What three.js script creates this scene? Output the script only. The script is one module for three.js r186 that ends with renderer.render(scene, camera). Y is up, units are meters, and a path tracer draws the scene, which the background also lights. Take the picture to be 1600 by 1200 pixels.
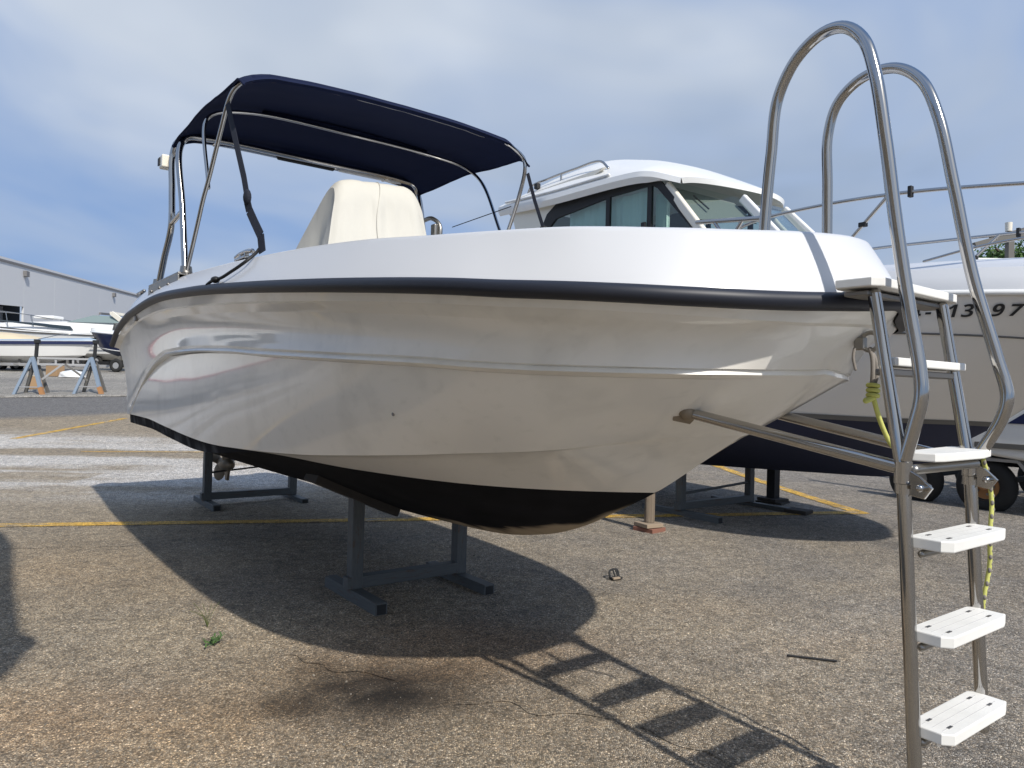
import * as THREE from 'three';
import { mergeGeometries, toCreasedNormals, mergeVertices } from 'three/addons/utils/BufferGeometryUtils.js';
import { RoundedBoxGeometry } from 'three/addons/geometries/RoundedBoxGeometry.js';
import { TextGeometry } from 'three/addons/geometries/TextGeometry.js';
import { FontLoader } from 'three/addons/loaders/FontLoader.js';

// ------------------------------------------------------------ camera, sky, sun, exposure
const scene = new THREE.Scene();
const camera = new THREE.PerspectiveCamera(2 * Math.atan(600 / 1150) * 180 / Math.PI, 4 / 3, 0.05, 900);
camera.position.set(0, 1.14, 0);
camera.rotation.set(0, 0, 1.03 * Math.PI / 180);
const renderer = new THREE.WebGLRenderer({ antialias: true });
renderer.setSize(1024, 768);
renderer.toneMapping = THREE.LinearToneMapping;
renderer.toneMappingExposure = 0.93;
renderer.shadowMap.enabled = true;
const SUN_AZ = 34 * Math.PI / 180, SUN_EL = 41.5 * Math.PI / 180;
const sunDir = new THREE.Vector3(Math.sin(SUN_AZ) * Math.cos(SUN_EL), Math.sin(SUN_EL), Math.cos(SUN_AZ) * Math.cos(SUN_EL));
const sun = new THREE.DirectionalLight(new THREE.Color().setRGB(1.0, 0.945, 0.86), 4.8);
sun.position.copy(sunDir).multiplyScalar(40).add(new THREE.Vector3(0, 0, -6));
sun.target.position.set(0, 0, -6);
sun.castShadow = true;
sun.shadow.mapSize.set(4096, 4096);
Object.assign(sun.shadow.camera, { left: -22, right: 22, top: 22, bottom: -22, near: 1, far: 100 });
sun.shadow.radius = 1.6;
scene.add(sun, sun.target);

// seeded random + value noise
function rng(seed) { let s = seed >>> 0; return () => { s = (s + 0x6D2B79F5) | 0; let t = Math.imul(s ^ (s >>> 15), 1 | s); t = (t + Math.imul(t ^ (t >>> 7), 61 | t)) ^ t; return ((t ^ (t >>> 14)) >>> 0) / 4294967296; }; }
const hash3 = (x, y, z) => { let h = Math.imul(x, 374761393) ^ Math.imul(y, 668265263) ^ Math.imul(z, 2147483647 - 1013); h = Math.imul(h ^ (h >>> 13), 1274126177); return ((h ^ (h >>> 16)) >>> 0) / 4294967296; };
function vnoise(x, y, z = 0) {
  const xi = Math.floor(x), yi = Math.floor(y), zi = Math.floor(z); let fx = x - xi, fy = y - yi, fz = z - zi;
  fx = fx * fx * fx * (fx * (fx * 6 - 15) + 10); fy = fy * fy * fy * (fy * (fy * 6 - 15) + 10); fz = fz * fz * fz * (fz * (fz * 6 - 15) + 10);
  const l = (a, b, t) => a + (b - a) * t, q = (k) => l(l(hash3(xi, yi, k), hash3(xi + 1, yi, k), fx), l(hash3(xi, yi + 1, k), hash3(xi + 1, yi + 1, k), fx), fy);
  return l(q(zi), q(zi + 1), fz);
}
function fbm(x, y, z = 0, o = 4) { let a = 0.5, s = 0, n = 0; for (let i = 0; i < o; i++) { s += a * vnoise(x, y, z + i * 17.3); n += a; a *= 0.5; x = x * 2.03 + 5.1; y = y * 2.03 - 3.7; z = z * 2.03; } return s / n; }
const clamp = (x, a = 0, b = 1) => Math.min(b, Math.max(a, x));
const sstep = (a, b, x) => { const t = clamp((x - a) / (b - a)); return t * t * (3 - 2 * t); };
const lerp = (a, b, t) => a + (b - a) * t;

// sky: thin high cloud over blue, brighter towards the sun's side
{
  const W = 2048, Hh = 1024, d = new Float32Array(W * Hh * 4);
  for (let j = 0; j < Hh; j++) {
    const el = ((j + 0.5) / Hh - 0.5) * Math.PI, sy = Math.sin(el), cy = Math.cos(el);
    for (let i = 0; i < W; i++) {
      const az = ((i + 0.5) / W - 0.5) * 2 * Math.PI, x = Math.cos(az) * cy, z = Math.sin(az) * cy, y = Math.max(sy, 0);
      const k = Math.pow(1 - y, 2.6);
      let r = lerp(0.14, 0.27, k), g = lerp(0.30, 0.44, k), b = lerp(0.66, 0.76, k);
      const pl = 1 / (y + 0.30), cx = x * pl + 30.3, cz = z * pl + 2.2;
      const wx = fbm(cx * 1.1 + 3, cz * 1.1, 4, 3) - 0.5, wz = fbm(cx * 1.1 - 7, cz * 1.1 + 2, 9, 3) - 0.5;
      const big = fbm(cx * 0.95 + wx * 1.2 + 11.3, cz * 0.95 + wz * 1.2 + 2.1, 0, 4);
      const fine = fbm(cx * 2.7 + wx * 2.5 - 4, cz * 2.2 + wz * 2 + 8, 3, 5);
      let c = sstep(0.33, 0.70, big * 0.72 + fine * 0.28);
      c = clamp(c * 0.92 + 0.08);
      const thick = sstep(0.35, 0.9, c) * (fbm(cx * 1.9 + 20, cz * 1.9, 6, 4) - 0.40) * 1.35;
      const sd = clamp(x * sunDir.x + sy * sunDir.y + z * sunDir.z), glow = Math.pow(sd, 6) * 0.35;
      const cl = [0.61 + glow - thick * 0.45, 0.685 + glow - thick * 0.42, 0.80 + glow - thick * 0.36];
      r = lerp(r + glow * 0.5, cl[0], c); g = lerp(g + glow * 0.5, cl[1], c); b = lerp(b + glow * 0.45, cl[2], c);
      const hz = Math.pow(1 - y, 9) * 0.5; r = lerp(r, 0.32, hz); g = lerp(g, 0.45, hz); b = lerp(b, 0.65, hz);
      const o = (j * W + i) * 4; d[o] = r; d[o + 1] = g; d[o + 2] = b; d[o + 3] = 1;
    }
  }
  const t = new THREE.DataTexture(d, W, Hh, THREE.RGBAFormat, THREE.FloatType);
  t.mapping = THREE.EquirectangularReflectionMapping; t.magFilter = THREE.LinearFilter; t.minFilter = THREE.LinearFilter; t.needsUpdate = true;
  scene.background = t; scene.environment = t;
}

// ------------------------------------------------------------ materials
const lin = (r, g, b) => new THREE.Color().setRGB(r, g, b);
const std = (c, o = {}) => new THREE.MeshStandardMaterial({ color: lin(...c), side: THREE.DoubleSide, ...o });
const phy = (c, o = {}) => new THREE.MeshPhysicalMaterial({ color: lin(...c), side: THREE.DoubleSide, ...o });
function tex(n, fn, srgb = false, rep = 1) {      // square computed texture, fn(x,y) -> [r,g,b] in 0..1
  const d = new Uint8Array(n * n * 4);
  for (let j = 0; j < n; j++) for (let i = 0; i < n; i++) { const c = fn(i / n, j / n), o = (j * n + i) * 4; d[o] = clamp(c[0]) * 255; d[o + 1] = clamp(c[1]) * 255; d[o + 2] = clamp(c[2]) * 255; d[o + 3] = 255; }
  const t = new THREE.DataTexture(d, n, n, THREE.RGBAFormat); t.wrapS = t.wrapT = THREE.RepeatWrapping; t.magFilter = THREE.LinearFilter; t.minFilter = THREE.LinearMipmapLinearFilter; t.generateMipmaps = true;
  if (srgb) t.colorSpace = THREE.SRGBColorSpace; t.repeat.set(rep, rep); t.needsUpdate = true; return t;
}
const pn = (x, y, p, s = 0) => {                    // periodic value noise, period p cells over 0..1
  x *= p; y *= p; const xi = Math.floor(x), yi = Math.floor(y); let fx = x - xi, fy = y - yi; fx = fx * fx * (3 - 2 * fx); fy = fy * fy * (3 - 2 * fy);
  const h = (a, b) => hash3(((a % p) + p) % p, ((b % p) + p) % p, s), l = (a, b, t) => a + (b - a) * t;
  return l(l(h(xi, yi), h(xi + 1, yi), fx), l(h(xi, yi + 1), h(xi + 1, yi + 1), fx), fy);
};
const pf = (x, y, p, s = 0, o = 4) => { let a = 0.5, r = 0, n = 0; for (let i = 0; i < o; i++) { r += a * pn(x, y, p, s + i); n += a; a *= 0.5; p *= 2; } return r / n; };
const clothBump = tex(512, (x, y) => { const v = 0.5 + 0.25 * Math.sin(x * 2 * Math.PI * 128) * Math.sin(y * 2 * Math.PI * 128) + 0.5 * (pf(x, y, 4, 3) - 0.5); return [v, v, v]; });
const smudge = tex(512, (x, y) => { const v = 0.35 + 0.5 * pf(x, y, 6, 31, 5); return [v, v, v]; });
const dirtMap = tex(512, (x, y) => { const a = pf(x, y, 5, 71, 5), b = pf(x * 1, y, 24, 77, 3); const v = 0.985 - 0.10 * sstep(0.52, 0.8, a) - 0.05 * sstep(0.6, 0.9, b); return [v, v * 0.995, v * 0.98]; });
const grime = tex(512, (x, y) => { const a = pf(x, y, 6, 91, 5), b = pf(x, y, 40, 95, 3), r = sstep(0.60, 0.72, a * 0.6 + b * 0.4); const v = 0.75 + 0.35 * pf(x, y, 16, 99, 3); return [lerp(v, 0.95, r), lerp(v, 0.55, r), lerp(v, 0.35, r)]; });
const M = {
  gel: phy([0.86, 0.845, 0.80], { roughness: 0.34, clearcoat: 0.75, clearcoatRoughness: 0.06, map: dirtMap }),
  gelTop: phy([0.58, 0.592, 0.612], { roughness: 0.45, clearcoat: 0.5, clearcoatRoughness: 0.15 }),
  anti: phy([1, 1, 1], { roughness: 0.95, specularIntensity: 0.25, vertexColors: true }),
  rub: std([0.012, 0.015, 0.026], { roughness: 0.5 }),
  canvas: phy([0.010, 0.015, 0.042], { roughness: 0.95, specularIntensity: 0.3 }),
  web: std([0.008, 0.011, 0.022], { roughness: 0.85 }),
  steel: std([0.46, 0.445, 0.425], { metalness: 1, roughness: 0.17, roughnessMap: smudge }),
  steelDull: std([0.34, 0.325, 0.30], { metalness: 1, roughness: 0.36 }),
  tread: phy([0.83, 0.83, 0.81], { roughness: 0.5, map: dirtMap }),
  grooveGrey: std([0.55, 0.55, 0.54], { roughness: 0.7 }),
  screw: std([0.25, 0.24, 0.23], { metalness: 1, roughness: 0.5 }),
  cover: std([0.58, 0.565, 0.51], { roughness: 0.92 }),
  standPaint: std([0.095, 0.105, 0.108], { roughness: 0.6, map: grime }),
  standDark: std([0.02, 0.021, 0.022], { roughness: 0.8 }),
  wood: std([0.30, 0.235, 0.17], { roughness: 0.9 }),
  woodGrey: std([0.045, 0.04, 0.036], { roughness: 0.9 }),
  woodRed: std([0.22, 0.10, 0.07], { roughness: 0.9 }),
  bronze: std([0.28, 0.23, 0.17], { metalness: 0.6, roughness: 0.55 }),
  rope: std([0.55, 0.56, 0.16], { roughness: 0.9 }),
  ropeGrey: std([0.22, 0.20, 0.18], { roughness: 0.95 }),
  black: std([0.012, 0.012, 0.013], { roughness: 0.6 }),
  rubber: std([0.018, 0.018, 0.018], { roughness: 0.85 }),
  white: phy([0.78, 0.78, 0.76], { roughness: 0.4, clearcoat: 0.4 }),
  cream: phy([0.76, 0.72, 0.62], { roughness: 0.45, clearcoat: 0.4 }),
  whiteShade: phy([0.72, 0.69, 0.64], { roughness: 0.35, clearcoat: 0.9, clearcoatRoughness: 0.06 }),
  navyBottom: std([0.010, 0.016, 0.05], { roughness: 0.7 }),
  navy: phy([0.012, 0.02, 0.075], { roughness: 0.3, clearcoat: 0.8 }),
  blue: phy([0.05, 0.12, 0.34], { roughness: 0.35, clearcoat: 0.6 }),
  paleBlue: phy([0.30, 0.38, 0.47], { roughness: 0.5 }),
  glass: phy([0.80, 0.87, 0.855], { roughness: 0.02, metalness: 0, transmission: 1, thickness: 0, ior: 1.5 }),
  darkGlass: phy([0.02, 0.028, 0.03], { roughness: 0.06, clearcoat: 1 }),
  curtain: std([0.66, 0.78, 0.735], { roughness: 0.95 }),
  cabinInside: std([0.30, 0.30, 0.28], { roughness: 0.9 }),
  blueRust: std([0.20, 0.26, 0.34], { roughness: 0.7, map: dirtMap }),
  rust: std([0.34, 0.17, 0.07], { roughness: 0.9 }),
  greySteel: std([0.13, 0.125, 0.115], { roughness: 0.7 }),
  galv: std([0.42, 0.42, 0.42], { roughness: 0.5, metalness: 0.5 }),
  card: std([0.34, 0.22, 0.12], { roughness: 0.9 }),
  tan: std([0.62, 0.52, 0.36], { roughness: 0.9 }),
  tealCover: std([0.20, 0.26, 0.26], { roughness: 0.85 }),
  shed: std([0.60, 0.61, 0.625], { roughness: 0.7 }),
  shedTrim: std([0.16, 0.155, 0.155], { roughness: 0.6 }),
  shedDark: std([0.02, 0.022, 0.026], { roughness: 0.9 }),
  shedDoor: std([0.22, 0.24, 0.27], { roughness: 0.6 }),
  lampRed: phy([0.25, 0.02, 0.03], { roughness: 0.2 }),
  bark: std([0.10, 0.075, 0.055], { roughness: 1 }),
  leaf: phy([0.055, 0.115, 0.022], { roughness: 0.8, transmission: 0.25, thickness: 0, vertexColors: true }),
  weed: phy([0.07, 0.15, 0.03], { roughness: 0.8, transmission: 0.25, thickness: 0 }),
  paint: std([1, 1, 1], { roughness: 0.75, vertexColors: true }),
};

// ------------------------------------------------------------ object helpers
const used = {};
const numbered = (n) => { const k = used[n] = (used[n] ?? -1) + 1; return k ? `${n}_${String(k).padStart(3, '0')}` : n; };
function tag(o, label, category, group, kind) { if (label) o.userData.label = label; if (category) o.userData.category = category; if (group) o.userData.group = group; if (kind) o.userData.kind = kind; return o; }
// boat-yard frame shared by the boats: u forward, w up, v to starboard
const A = 36.79 * Math.PI / 180, LIST = 0.545 * Math.PI / 180, W0 = 1.16;
const FR = new THREE.Matrix4();
{ const F = new THREE.Vector3(Math.sin(A), 0, Math.cos(A)), S0 = new THREE.Vector3(-Math.cos(A), 0, Math.sin(A)), Y = new THREE.Vector3(0, 1, 0);
  const S = S0.clone().multiplyScalar(Math.cos(LIST)).addScaledVector(Y, Math.sin(LIST)), U = Y.clone().multiplyScalar(Math.cos(LIST)).addScaledVector(S0, -Math.sin(LIST));
  FR.makeBasis(F, U, S).setPosition(new THREE.Vector3(1.0896, 1.14 + 0.0248, -1.7661)); }
const FQ = new THREE.Quaternion().setFromRotationMatrix(FR);
const V = (u, w, v) => new THREE.Vector3(u, w, v);
const SPLIT = new Set(['slot', 'support', 'stand', 'trailer_frame', 'bunk_support', 'wheel_nut', 'arch_post', 'rail_clamp', 'beam_bar', 'rope_loop', 'curtain', 'dashboard', 'wiper', 'speaker_front', 'seam']);
class Thing {                                     // a Group at the thing's base; parts are given in yard (u,w,v) or world coordinates
  constructor(name, label, category, base, { yard = true, turn = 0, group } = {}) {
    this.g = new THREE.Group(); this.g.name = numbered(name); this.base = base.clone();
    if (yard) { this.g.position.copy(base.clone().applyMatrix4(FR)); this.g.quaternion.copy(FQ); } else { this.g.position.copy(base); this.g.rotation.y = turn; this.base.set(0, 0, 0); }
    tag(this.g, label, category, group); scene.add(this.g);
  }
  part(name, geo, mat, parent, label) {
    if (Array.isArray(geo) && geo.length > 1 && SPLIT.has(name)) return geo.map((q) => this.part(name, q, mat, parent, label))[0];
    const list = Array.isArray(geo) ? geo : [geo]; let g = list.length > 1 ? merge(list) : list[0];
    if (!parent || !parent.isMesh) g.translate(-this.base.x, -this.base.y, -this.base.z); else g.translate(-this.base.x, -this.base.y, -this.base.z);
    const m = new THREE.Mesh(g, mat); m.name = name; if (label) m.userData.label = label; (parent || this.g).add(m); return m;
  }
}
function clean(g) { g = g.index ? g.toNonIndexed() : g; for (const k of Object.keys(g.attributes)) if (!['position', 'normal', 'uv', 'color'].includes(k)) g.deleteAttribute(k); if (!g.attributes.uv) g.setAttribute('uv', new THREE.BufferAttribute(new Float32Array(g.attributes.position.count * 2), 2)); return g; }
function merge(list) { list = list.map(clean); if (list.some((g) => g.attributes.color)) for (const g of list) if (!g.attributes.color) g.setAttribute('color', new THREE.BufferAttribute(new Float32Array(g.attributes.position.count * 3).fill(1), 3)); return mergeGeometries(list, false); }
function loft(rows, { crease = 0.5, closed = false, color, uvs = 1 } = {}) {   // rows of equal-length Vector3 lists
  const n = rows[0].length, p = [], uv = [], c = [], idx = [];
  rows.forEach((r, i) => r.forEach((q, j) => { p.push(q.x, q.y, q.z); uv.push(q.x * uvs, (q.y + q.z) * uvs); if (color) c.push(...color(q, i, j)); }));
  for (let i = 0; i + 1 < rows.length; i++) for (let j = 0; j + 1 < n + (closed ? 1 : 0); j++) { const a = i * n + j, b = i * n + (j + 1) % n, d = a + n, e = b + n; idx.push(a, d, b, b, d, e); }
  let g = new THREE.BufferGeometry(); g.setAttribute('position', new THREE.Float32BufferAttribute(p, 3)); g.setAttribute('uv', new THREE.Float32BufferAttribute(uv, 2)); if (color) g.setAttribute('color', new THREE.Float32BufferAttribute(c, 3)); g.setIndex(idx);
  // drop slivers so normals stay clean
  const keep = [], P = (k) => new THREE.Vector3(p[k * 3], p[k * 3 + 1], p[k * 3 + 2]);
  for (let k = 0; k < idx.length; k += 3) { const a = P(idx[k]), b = P(idx[k + 1]), d = P(idx[k + 2]); if (b.sub(a).cross(d.sub(a)).length() > 1e-9) keep.push(idx[k], idx[k + 1], idx[k + 2]); }
  g.setIndex(keep);
  return toCreasedNormals(g, crease);
}
const mir = (g, z0 = 0) => { const h = g.clone(); const s = (h.index ? h.toNonIndexed() : h), p = s.attributes.position, n = s.attributes.normal;
  for (let i = 0; i < p.count; i++) { p.setZ(i, 2 * z0 - p.getZ(i)); n.setZ(i, -n.getZ(i)); }
  for (const k of Object.keys(s.attributes)) { const a = s.attributes[k], m = a.itemSize; for (let i = 0; i < a.count; i += 3) for (let q = 0; q < m; q++) { const t = a.array[(i + 1) * m + q]; a.array[(i + 1) * m + q] = a.array[(i + 2) * m + q]; a.array[(i + 2) * m + q] = t; } } return s; };
const both = (g, z0 = 0) => [g, mir(g, z0)];
function tube(pts, r, { seg = 0, rad = 10, tension = 0.5, closed = false, type = 'centripetal' } = {}) {
  const c = pts.length === 2 ? new THREE.LineCurve3(pts[0], pts[1]) : new THREE.CatmullRomCurve3(pts, closed, type, tension);
  const n = seg || (pts.length === 2 ? 1 : pts.length * 8); const g = [new THREE.TubeGeometry(c, n, r, rad, closed)];
  if (!closed) for (const t of [0, 1]) { const s = new THREE.SphereGeometry(r, rad, 6); s.scale(1, 1, 1); const q = c.getPoint(t); s.translate(q.x, q.y, q.z); g.push(s); }
  return merge(g);
}
function beam(a, b, w, h, up = new THREE.Vector3(0, 1, 0), round = 0.004) {   // bar of section w x h from a to b
  const d = b.clone().sub(a), L = d.length(), z = d.normalize(), x = up.clone().cross(z).normalize(), y = z.clone().cross(x);
  const g = round ? new RoundedBoxGeometry(w, h, L, 1, Math.min(round, w / 3, h / 3)) : new THREE.BoxGeometry(w, h, L);
  g.applyMatrix4(new THREE.Matrix4().makeBasis(x, y, z).setPosition(a.clone().add(b).multiplyScalar(0.5))); return g;
}
function box(x, y, z, w, h, d, r = 0.004, ry = 0) { const g = r ? new RoundedBoxGeometry(w, h, d, 2, r) : new THREE.BoxGeometry(w, h, d); if (ry) g.rotateY(ry); g.translate(x, y, z); return g; }
function extr(pts, depth, bevel = 0.01, seg = 2) { const s = new THREE.Shape(pts.map((p) => new THREE.Vector2(p[0], p[1]))); const g = new THREE.ExtrudeGeometry(s, { depth, bevelEnabled: bevel > 0, bevelSize: bevel, bevelThickness: bevel, bevelSegments: seg, curveSegments: 8 }); return g; }
// monotone cubic through (x, y)
function pchip(xs, ys) {
  const n = xs.length, d = [], m = new Array(n).fill(0); for (let i = 0; i + 1 < n; i++) d.push((ys[i + 1] - ys[i]) / (xs[i + 1] - xs[i]));
  m[0] = d[0]; m[n - 1] = d[n - 2]; for (let i = 1; i + 1 < n; i++) m[i] = d[i - 1] * d[i] <= 0 ? 0 : 2 / (1 / d[i - 1] + 1 / d[i]);
  return (x) => { let i = 0; while (i < n - 2 && x > xs[i + 1]) i++; const h = xs[i + 1] - xs[i], t = clamp((x - xs[i]) / h), t2 = t * t, t3 = t2 * t; return (2 * t3 - 3 * t2 + 1) * ys[i] + (t3 - 2 * t2 + t) * h * m[i] + (3 * t2 - 2 * t3) * ys[i + 1] + (t3 - t2) * h * m[i + 1]; };
}
function hullCurve(pts) {                            // pts [u, v, w] from the bow aft -> t in 0..1
  const u0 = pts[0][0], q = pts.map((p) => Math.sqrt(Math.max(0, u0 - p[0]))), fv = pchip(q, pts.map((p) => p[1])), fw = pchip(q, pts.map((p) => p[2])), Q = q[q.length - 1];
  return (t) => { const k = t * Q; return V(u0 - k * k, fw(k), fv(k)); };
}
const atU = (c, u) => { let a = 0, b = 1; for (let i = 0; i < 40; i++) { const m = (a + b) / 2; if (c(m).x > u) a = m; else b = m; } return c((a + b) / 2); };
function inward(c, t) { const e = 0.004, a = c(Math.max(0, t - e)), b = c(Math.min(1, t + e)); const du = b.x - a.x, dv = b.z - a.z, L = Math.hypot(du, dv) || 1; return [-dv / L, du / L]; }   // plan direction towards the inside
function off(c, t, inn, up) { const p = c(t), n = inward(c, t); return V(p.x + n[0] * inn, p.y + up, Math.max(0, p.z + n[1] * inn)); }

// ------------------------------------------------------------ ground
const gH = (x, z) => { const d = -z, t = d - 9, s = 0.5 * (t + Math.sqrt(t * t + 6)) - 0.5 * (-9 + Math.sqrt(87)); const h = 0.06 * s; return d < 0 ? 0 : (d < 80 ? h : 0.06 * 71 + (1 - Math.exp(-(d - 80) / 40)) * 1.5); };
const TILE = 2.6;
let asphaltMap, asphaltBump;
{
  const n = 2048, cells = 380, col = new Uint8Array(n * n * 4), bmp = new Uint8Array(n * n * 4), R = rng(7);
  const px = new Float32Array(cells * cells), py = px.slice(), tone = px.slice(), hue = px.slice(), hg = px.slice();
  for (let i = 0; i < cells * cells; i++) { px[i] = R(); py[i] = R(); const k = R(); tone[i] = k < 0.075 ? 1.45 + R() * 0.7 : k < 0.40 ? 0.28 + R() * 0.34 : 0.72 + R() * 0.56; hue[i] = R(); hg[i] = 0.35 + 0.65 * R(); }
  for (let j = 0; j < n; j++) for (let i = 0; i < n; i++) {
    const X = i / n * cells, Y = j / n * cells, xi = Math.floor(X), yi = Math.floor(Y); let b1 = 9, b2 = 9, id = 0;
    for (let a = -1; a <= 1; a++) for (let c = -1; c <= 1; c++) { const k = ((yi + a + cells) % cells) * cells + (xi + c + cells) % cells, dx = xi + c + px[k] - X, dy = yi + a + py[k] - Y, d = dx * dx + dy * dy; if (d < b1) { b2 = b1; b1 = d; id = k; } else if (d < b2) b2 = d; }
    const edge = clamp((Math.sqrt(b2) - Math.sqrt(b1)) * 2.4), x = i / n, y = j / n;
    const pit = sstep(0.60, 0.72, pf(x, y, 34, 5, 3)), mid = pf(x, y, 12, 9, 4);
    const v = lerp(0.34, tone[id], edge) * (1 - 0.34 * pit) * (0.90 + 0.16 * mid) * (0.72 + 0.56 * pf(x, y, 90, 61, 2)) * 1.14;
    const w = hue[id] - 0.5, o = (j * n + i) * 4;
    col[o] = clamp(0.45 * v * (1 + w * 0.12)) * 255; col[o + 1] = clamp(0.436 * v) * 255; col[o + 2] = clamp(0.417 * v * (1 - w * 0.16)) * 255; col[o + 3] = 255;
    const h = clamp(hg[id] * edge * (1 - 0.8 * pit)); bmp[o] = bmp[o + 1] = bmp[o + 2] = h * 255; bmp[o + 3] = 255;
  }
  const mk = (d, s) => { const t = new THREE.DataTexture(d, n, n, THREE.RGBAFormat); t.wrapS = t.wrapT = THREE.RepeatWrapping; t.magFilter = THREE.LinearFilter; t.minFilter = THREE.LinearMipmapLinearFilter; t.generateMipmaps = true; t.anisotropy = 8; t.needsUpdate = true; return t; };
  asphaltMap = mk(col); asphaltBump = mk(bmp);
}
M.asphalt = std([1, 1, 1], { roughness: 0.93, map: asphaltMap, bumpMap: asphaltBump, bumpScale: 0.007, vertexColors: true });
// stains and worn patches on the asphalt: [x, z, radius x, radius z, turn, tone r, g, b, strength]
const spots = [
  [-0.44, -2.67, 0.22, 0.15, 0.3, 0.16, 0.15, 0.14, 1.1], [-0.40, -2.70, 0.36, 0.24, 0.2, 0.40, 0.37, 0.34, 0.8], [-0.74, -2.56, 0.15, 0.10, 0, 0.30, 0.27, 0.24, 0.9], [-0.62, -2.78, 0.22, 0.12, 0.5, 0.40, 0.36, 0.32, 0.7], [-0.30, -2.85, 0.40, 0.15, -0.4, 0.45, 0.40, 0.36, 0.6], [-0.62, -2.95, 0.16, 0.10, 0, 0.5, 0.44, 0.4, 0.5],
  [-0.35, -3.05, 0.55, 0.30, 0, 1.15, 0.92, 0.70, 0.5], [-0.1, -3.3, 0.5, 0.2, 0.2, 1.0, 0.78, 0.60, 0.5], [-1.35, -3.25, 0.65, 0.36, -0.3, 1.28, 1.25, 1.18, 0.65], [-0.95, -2.4, 0.8, 0.3, 0, 1.2, 1.03, 0.84, 0.4],
  [-1.6, -2.4, 0.7, 0.35, 0, 1.18, 0.98, 0.8, 0.5], [-2.7, -4.3, 0.9, 0.5, 0.3, 1.12, 1.0, 0.86, 0.6], [1.1, -3.8, 0.5, 0.22, 0.1, 1.18, 1.1, 0.98, 0.5], [1.55, -3.3, 0.4, 0.14, -0.2, 1.22, 1.12, 1.0, 0.5], [0.6, -2.4, 0.7, 0.4, 0, 1.1, 1.02, 0.92, 0.5],
];
function groundTone(x, z) {
  const a = fbm(x * 0.55 + 3, z * 0.9 + 8, 1, 4), b = fbm(x * 2.1 - 6, z * 2.6 + 1, 5, 4), c = fbm(x * 6.5, z * 9, 8, 3);
  let k = 0.79 + 0.26 * (a - 0.5) + 0.15 * (b - 0.5) + 0.07 * (c - 0.5) * 2;
  const warm = clamp((0.62 - x * 0.15) + (b - 0.5) * 0.9, 0, 1);
  let r = k * lerp(0.97, 1.24, warm), g = k * lerp(0.90, 1.06, warm), bl = k * lerp(0.81, 0.80, warm);
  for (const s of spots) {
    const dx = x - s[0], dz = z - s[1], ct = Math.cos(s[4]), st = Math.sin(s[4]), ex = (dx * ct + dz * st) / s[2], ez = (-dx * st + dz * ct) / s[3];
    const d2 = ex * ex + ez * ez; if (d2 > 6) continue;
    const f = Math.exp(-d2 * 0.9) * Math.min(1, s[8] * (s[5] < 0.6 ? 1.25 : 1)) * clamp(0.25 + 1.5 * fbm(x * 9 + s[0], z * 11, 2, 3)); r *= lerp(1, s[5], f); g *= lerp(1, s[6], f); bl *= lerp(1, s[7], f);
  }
  // pale sanding dust spread behind the boat's stern
  const dd = -z, zone = sstep(6.0, 7.4, dd + x * 0.05) * (1 - sstep(10.2, 11.6, dd + 0.15 * x)) * (1 - sstep(-2.9, -1.3, x)) ;
  const st2 = sstep(0.36, 0.70, fbm(x * 0.35 + 9, z * 1.5, 4, 4) + 0.10 * (fbm(x * 5, z * 9, 1, 3) - 0.5) * 2 + (dd > 7.6 && dd < 8.3 && x < -4.6 ? -0.12 : 0.05));
  const f = zone * st2 * 0.92; r = lerp(r, 1.75, f); g = lerp(g, 1.71, f); bl = lerp(bl, 1.65, f);
  // smoother, greyer lane in front of the concrete apron
  const lane = sstep(13.6, 14.8, dd - (x + 9.5) * 0.75 + (b - 0.5) * 0.5) * (x < 2 ? 1 : 0); r = lerp(r, 0.47, lane * 0.9); g = lerp(g, 0.48, lane * 0.9); bl = lerp(bl, 0.50, lane * 0.9);
  return [r, g, bl];
}
function axis(lo, hi, d0, d1, step, far) { const o = []; for (let x = d0; x <= d1 + 1e-6; x += step) o.push(x); let s = step, x = d0; while (x > lo) { s *= far; x -= s; o.unshift(Math.max(x, lo)); } s = step; x = d1; while (x < hi) { s *= far; x += s; o.push(Math.min(x, hi)); } return o; }
{
  const xs = axis(-420, 420, -6, 5, 0.05, 1.09), zs = axis(-520, 60, -12, -1.4, 0.05, 1.07), n = xs.length, p = [], uv = [], c = [], idx = [];
  for (const z of zs) for (const x of xs) { p.push(x, gH(x, z), z); uv.push(x / TILE, z / TILE); c.push(...groundTone(x, z)); }
  for (let j = 0; j + 1 < zs.length; j++) for (let i = 0; i + 1 < n; i++) { const a = j * n + i; idx.push(a, a + n, a + 1, a + 1, a + n, a + n + 1); }
  const g = new THREE.BufferGeometry(); g.setAttribute('position', new THREE.Float32BufferAttribute(p, 3)); g.setAttribute('uv', new THREE.Float32BufferAttribute(uv, 2)); g.setAttribute('color', new THREE.Float32BufferAttribute(c, 3)); g.setIndex(idx); g.computeVertexNormals();
  const m = new THREE.Mesh(g, M.asphalt); m.name = 'ground'; m.userData.kind = 'structure'; scene.add(m);
}
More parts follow.
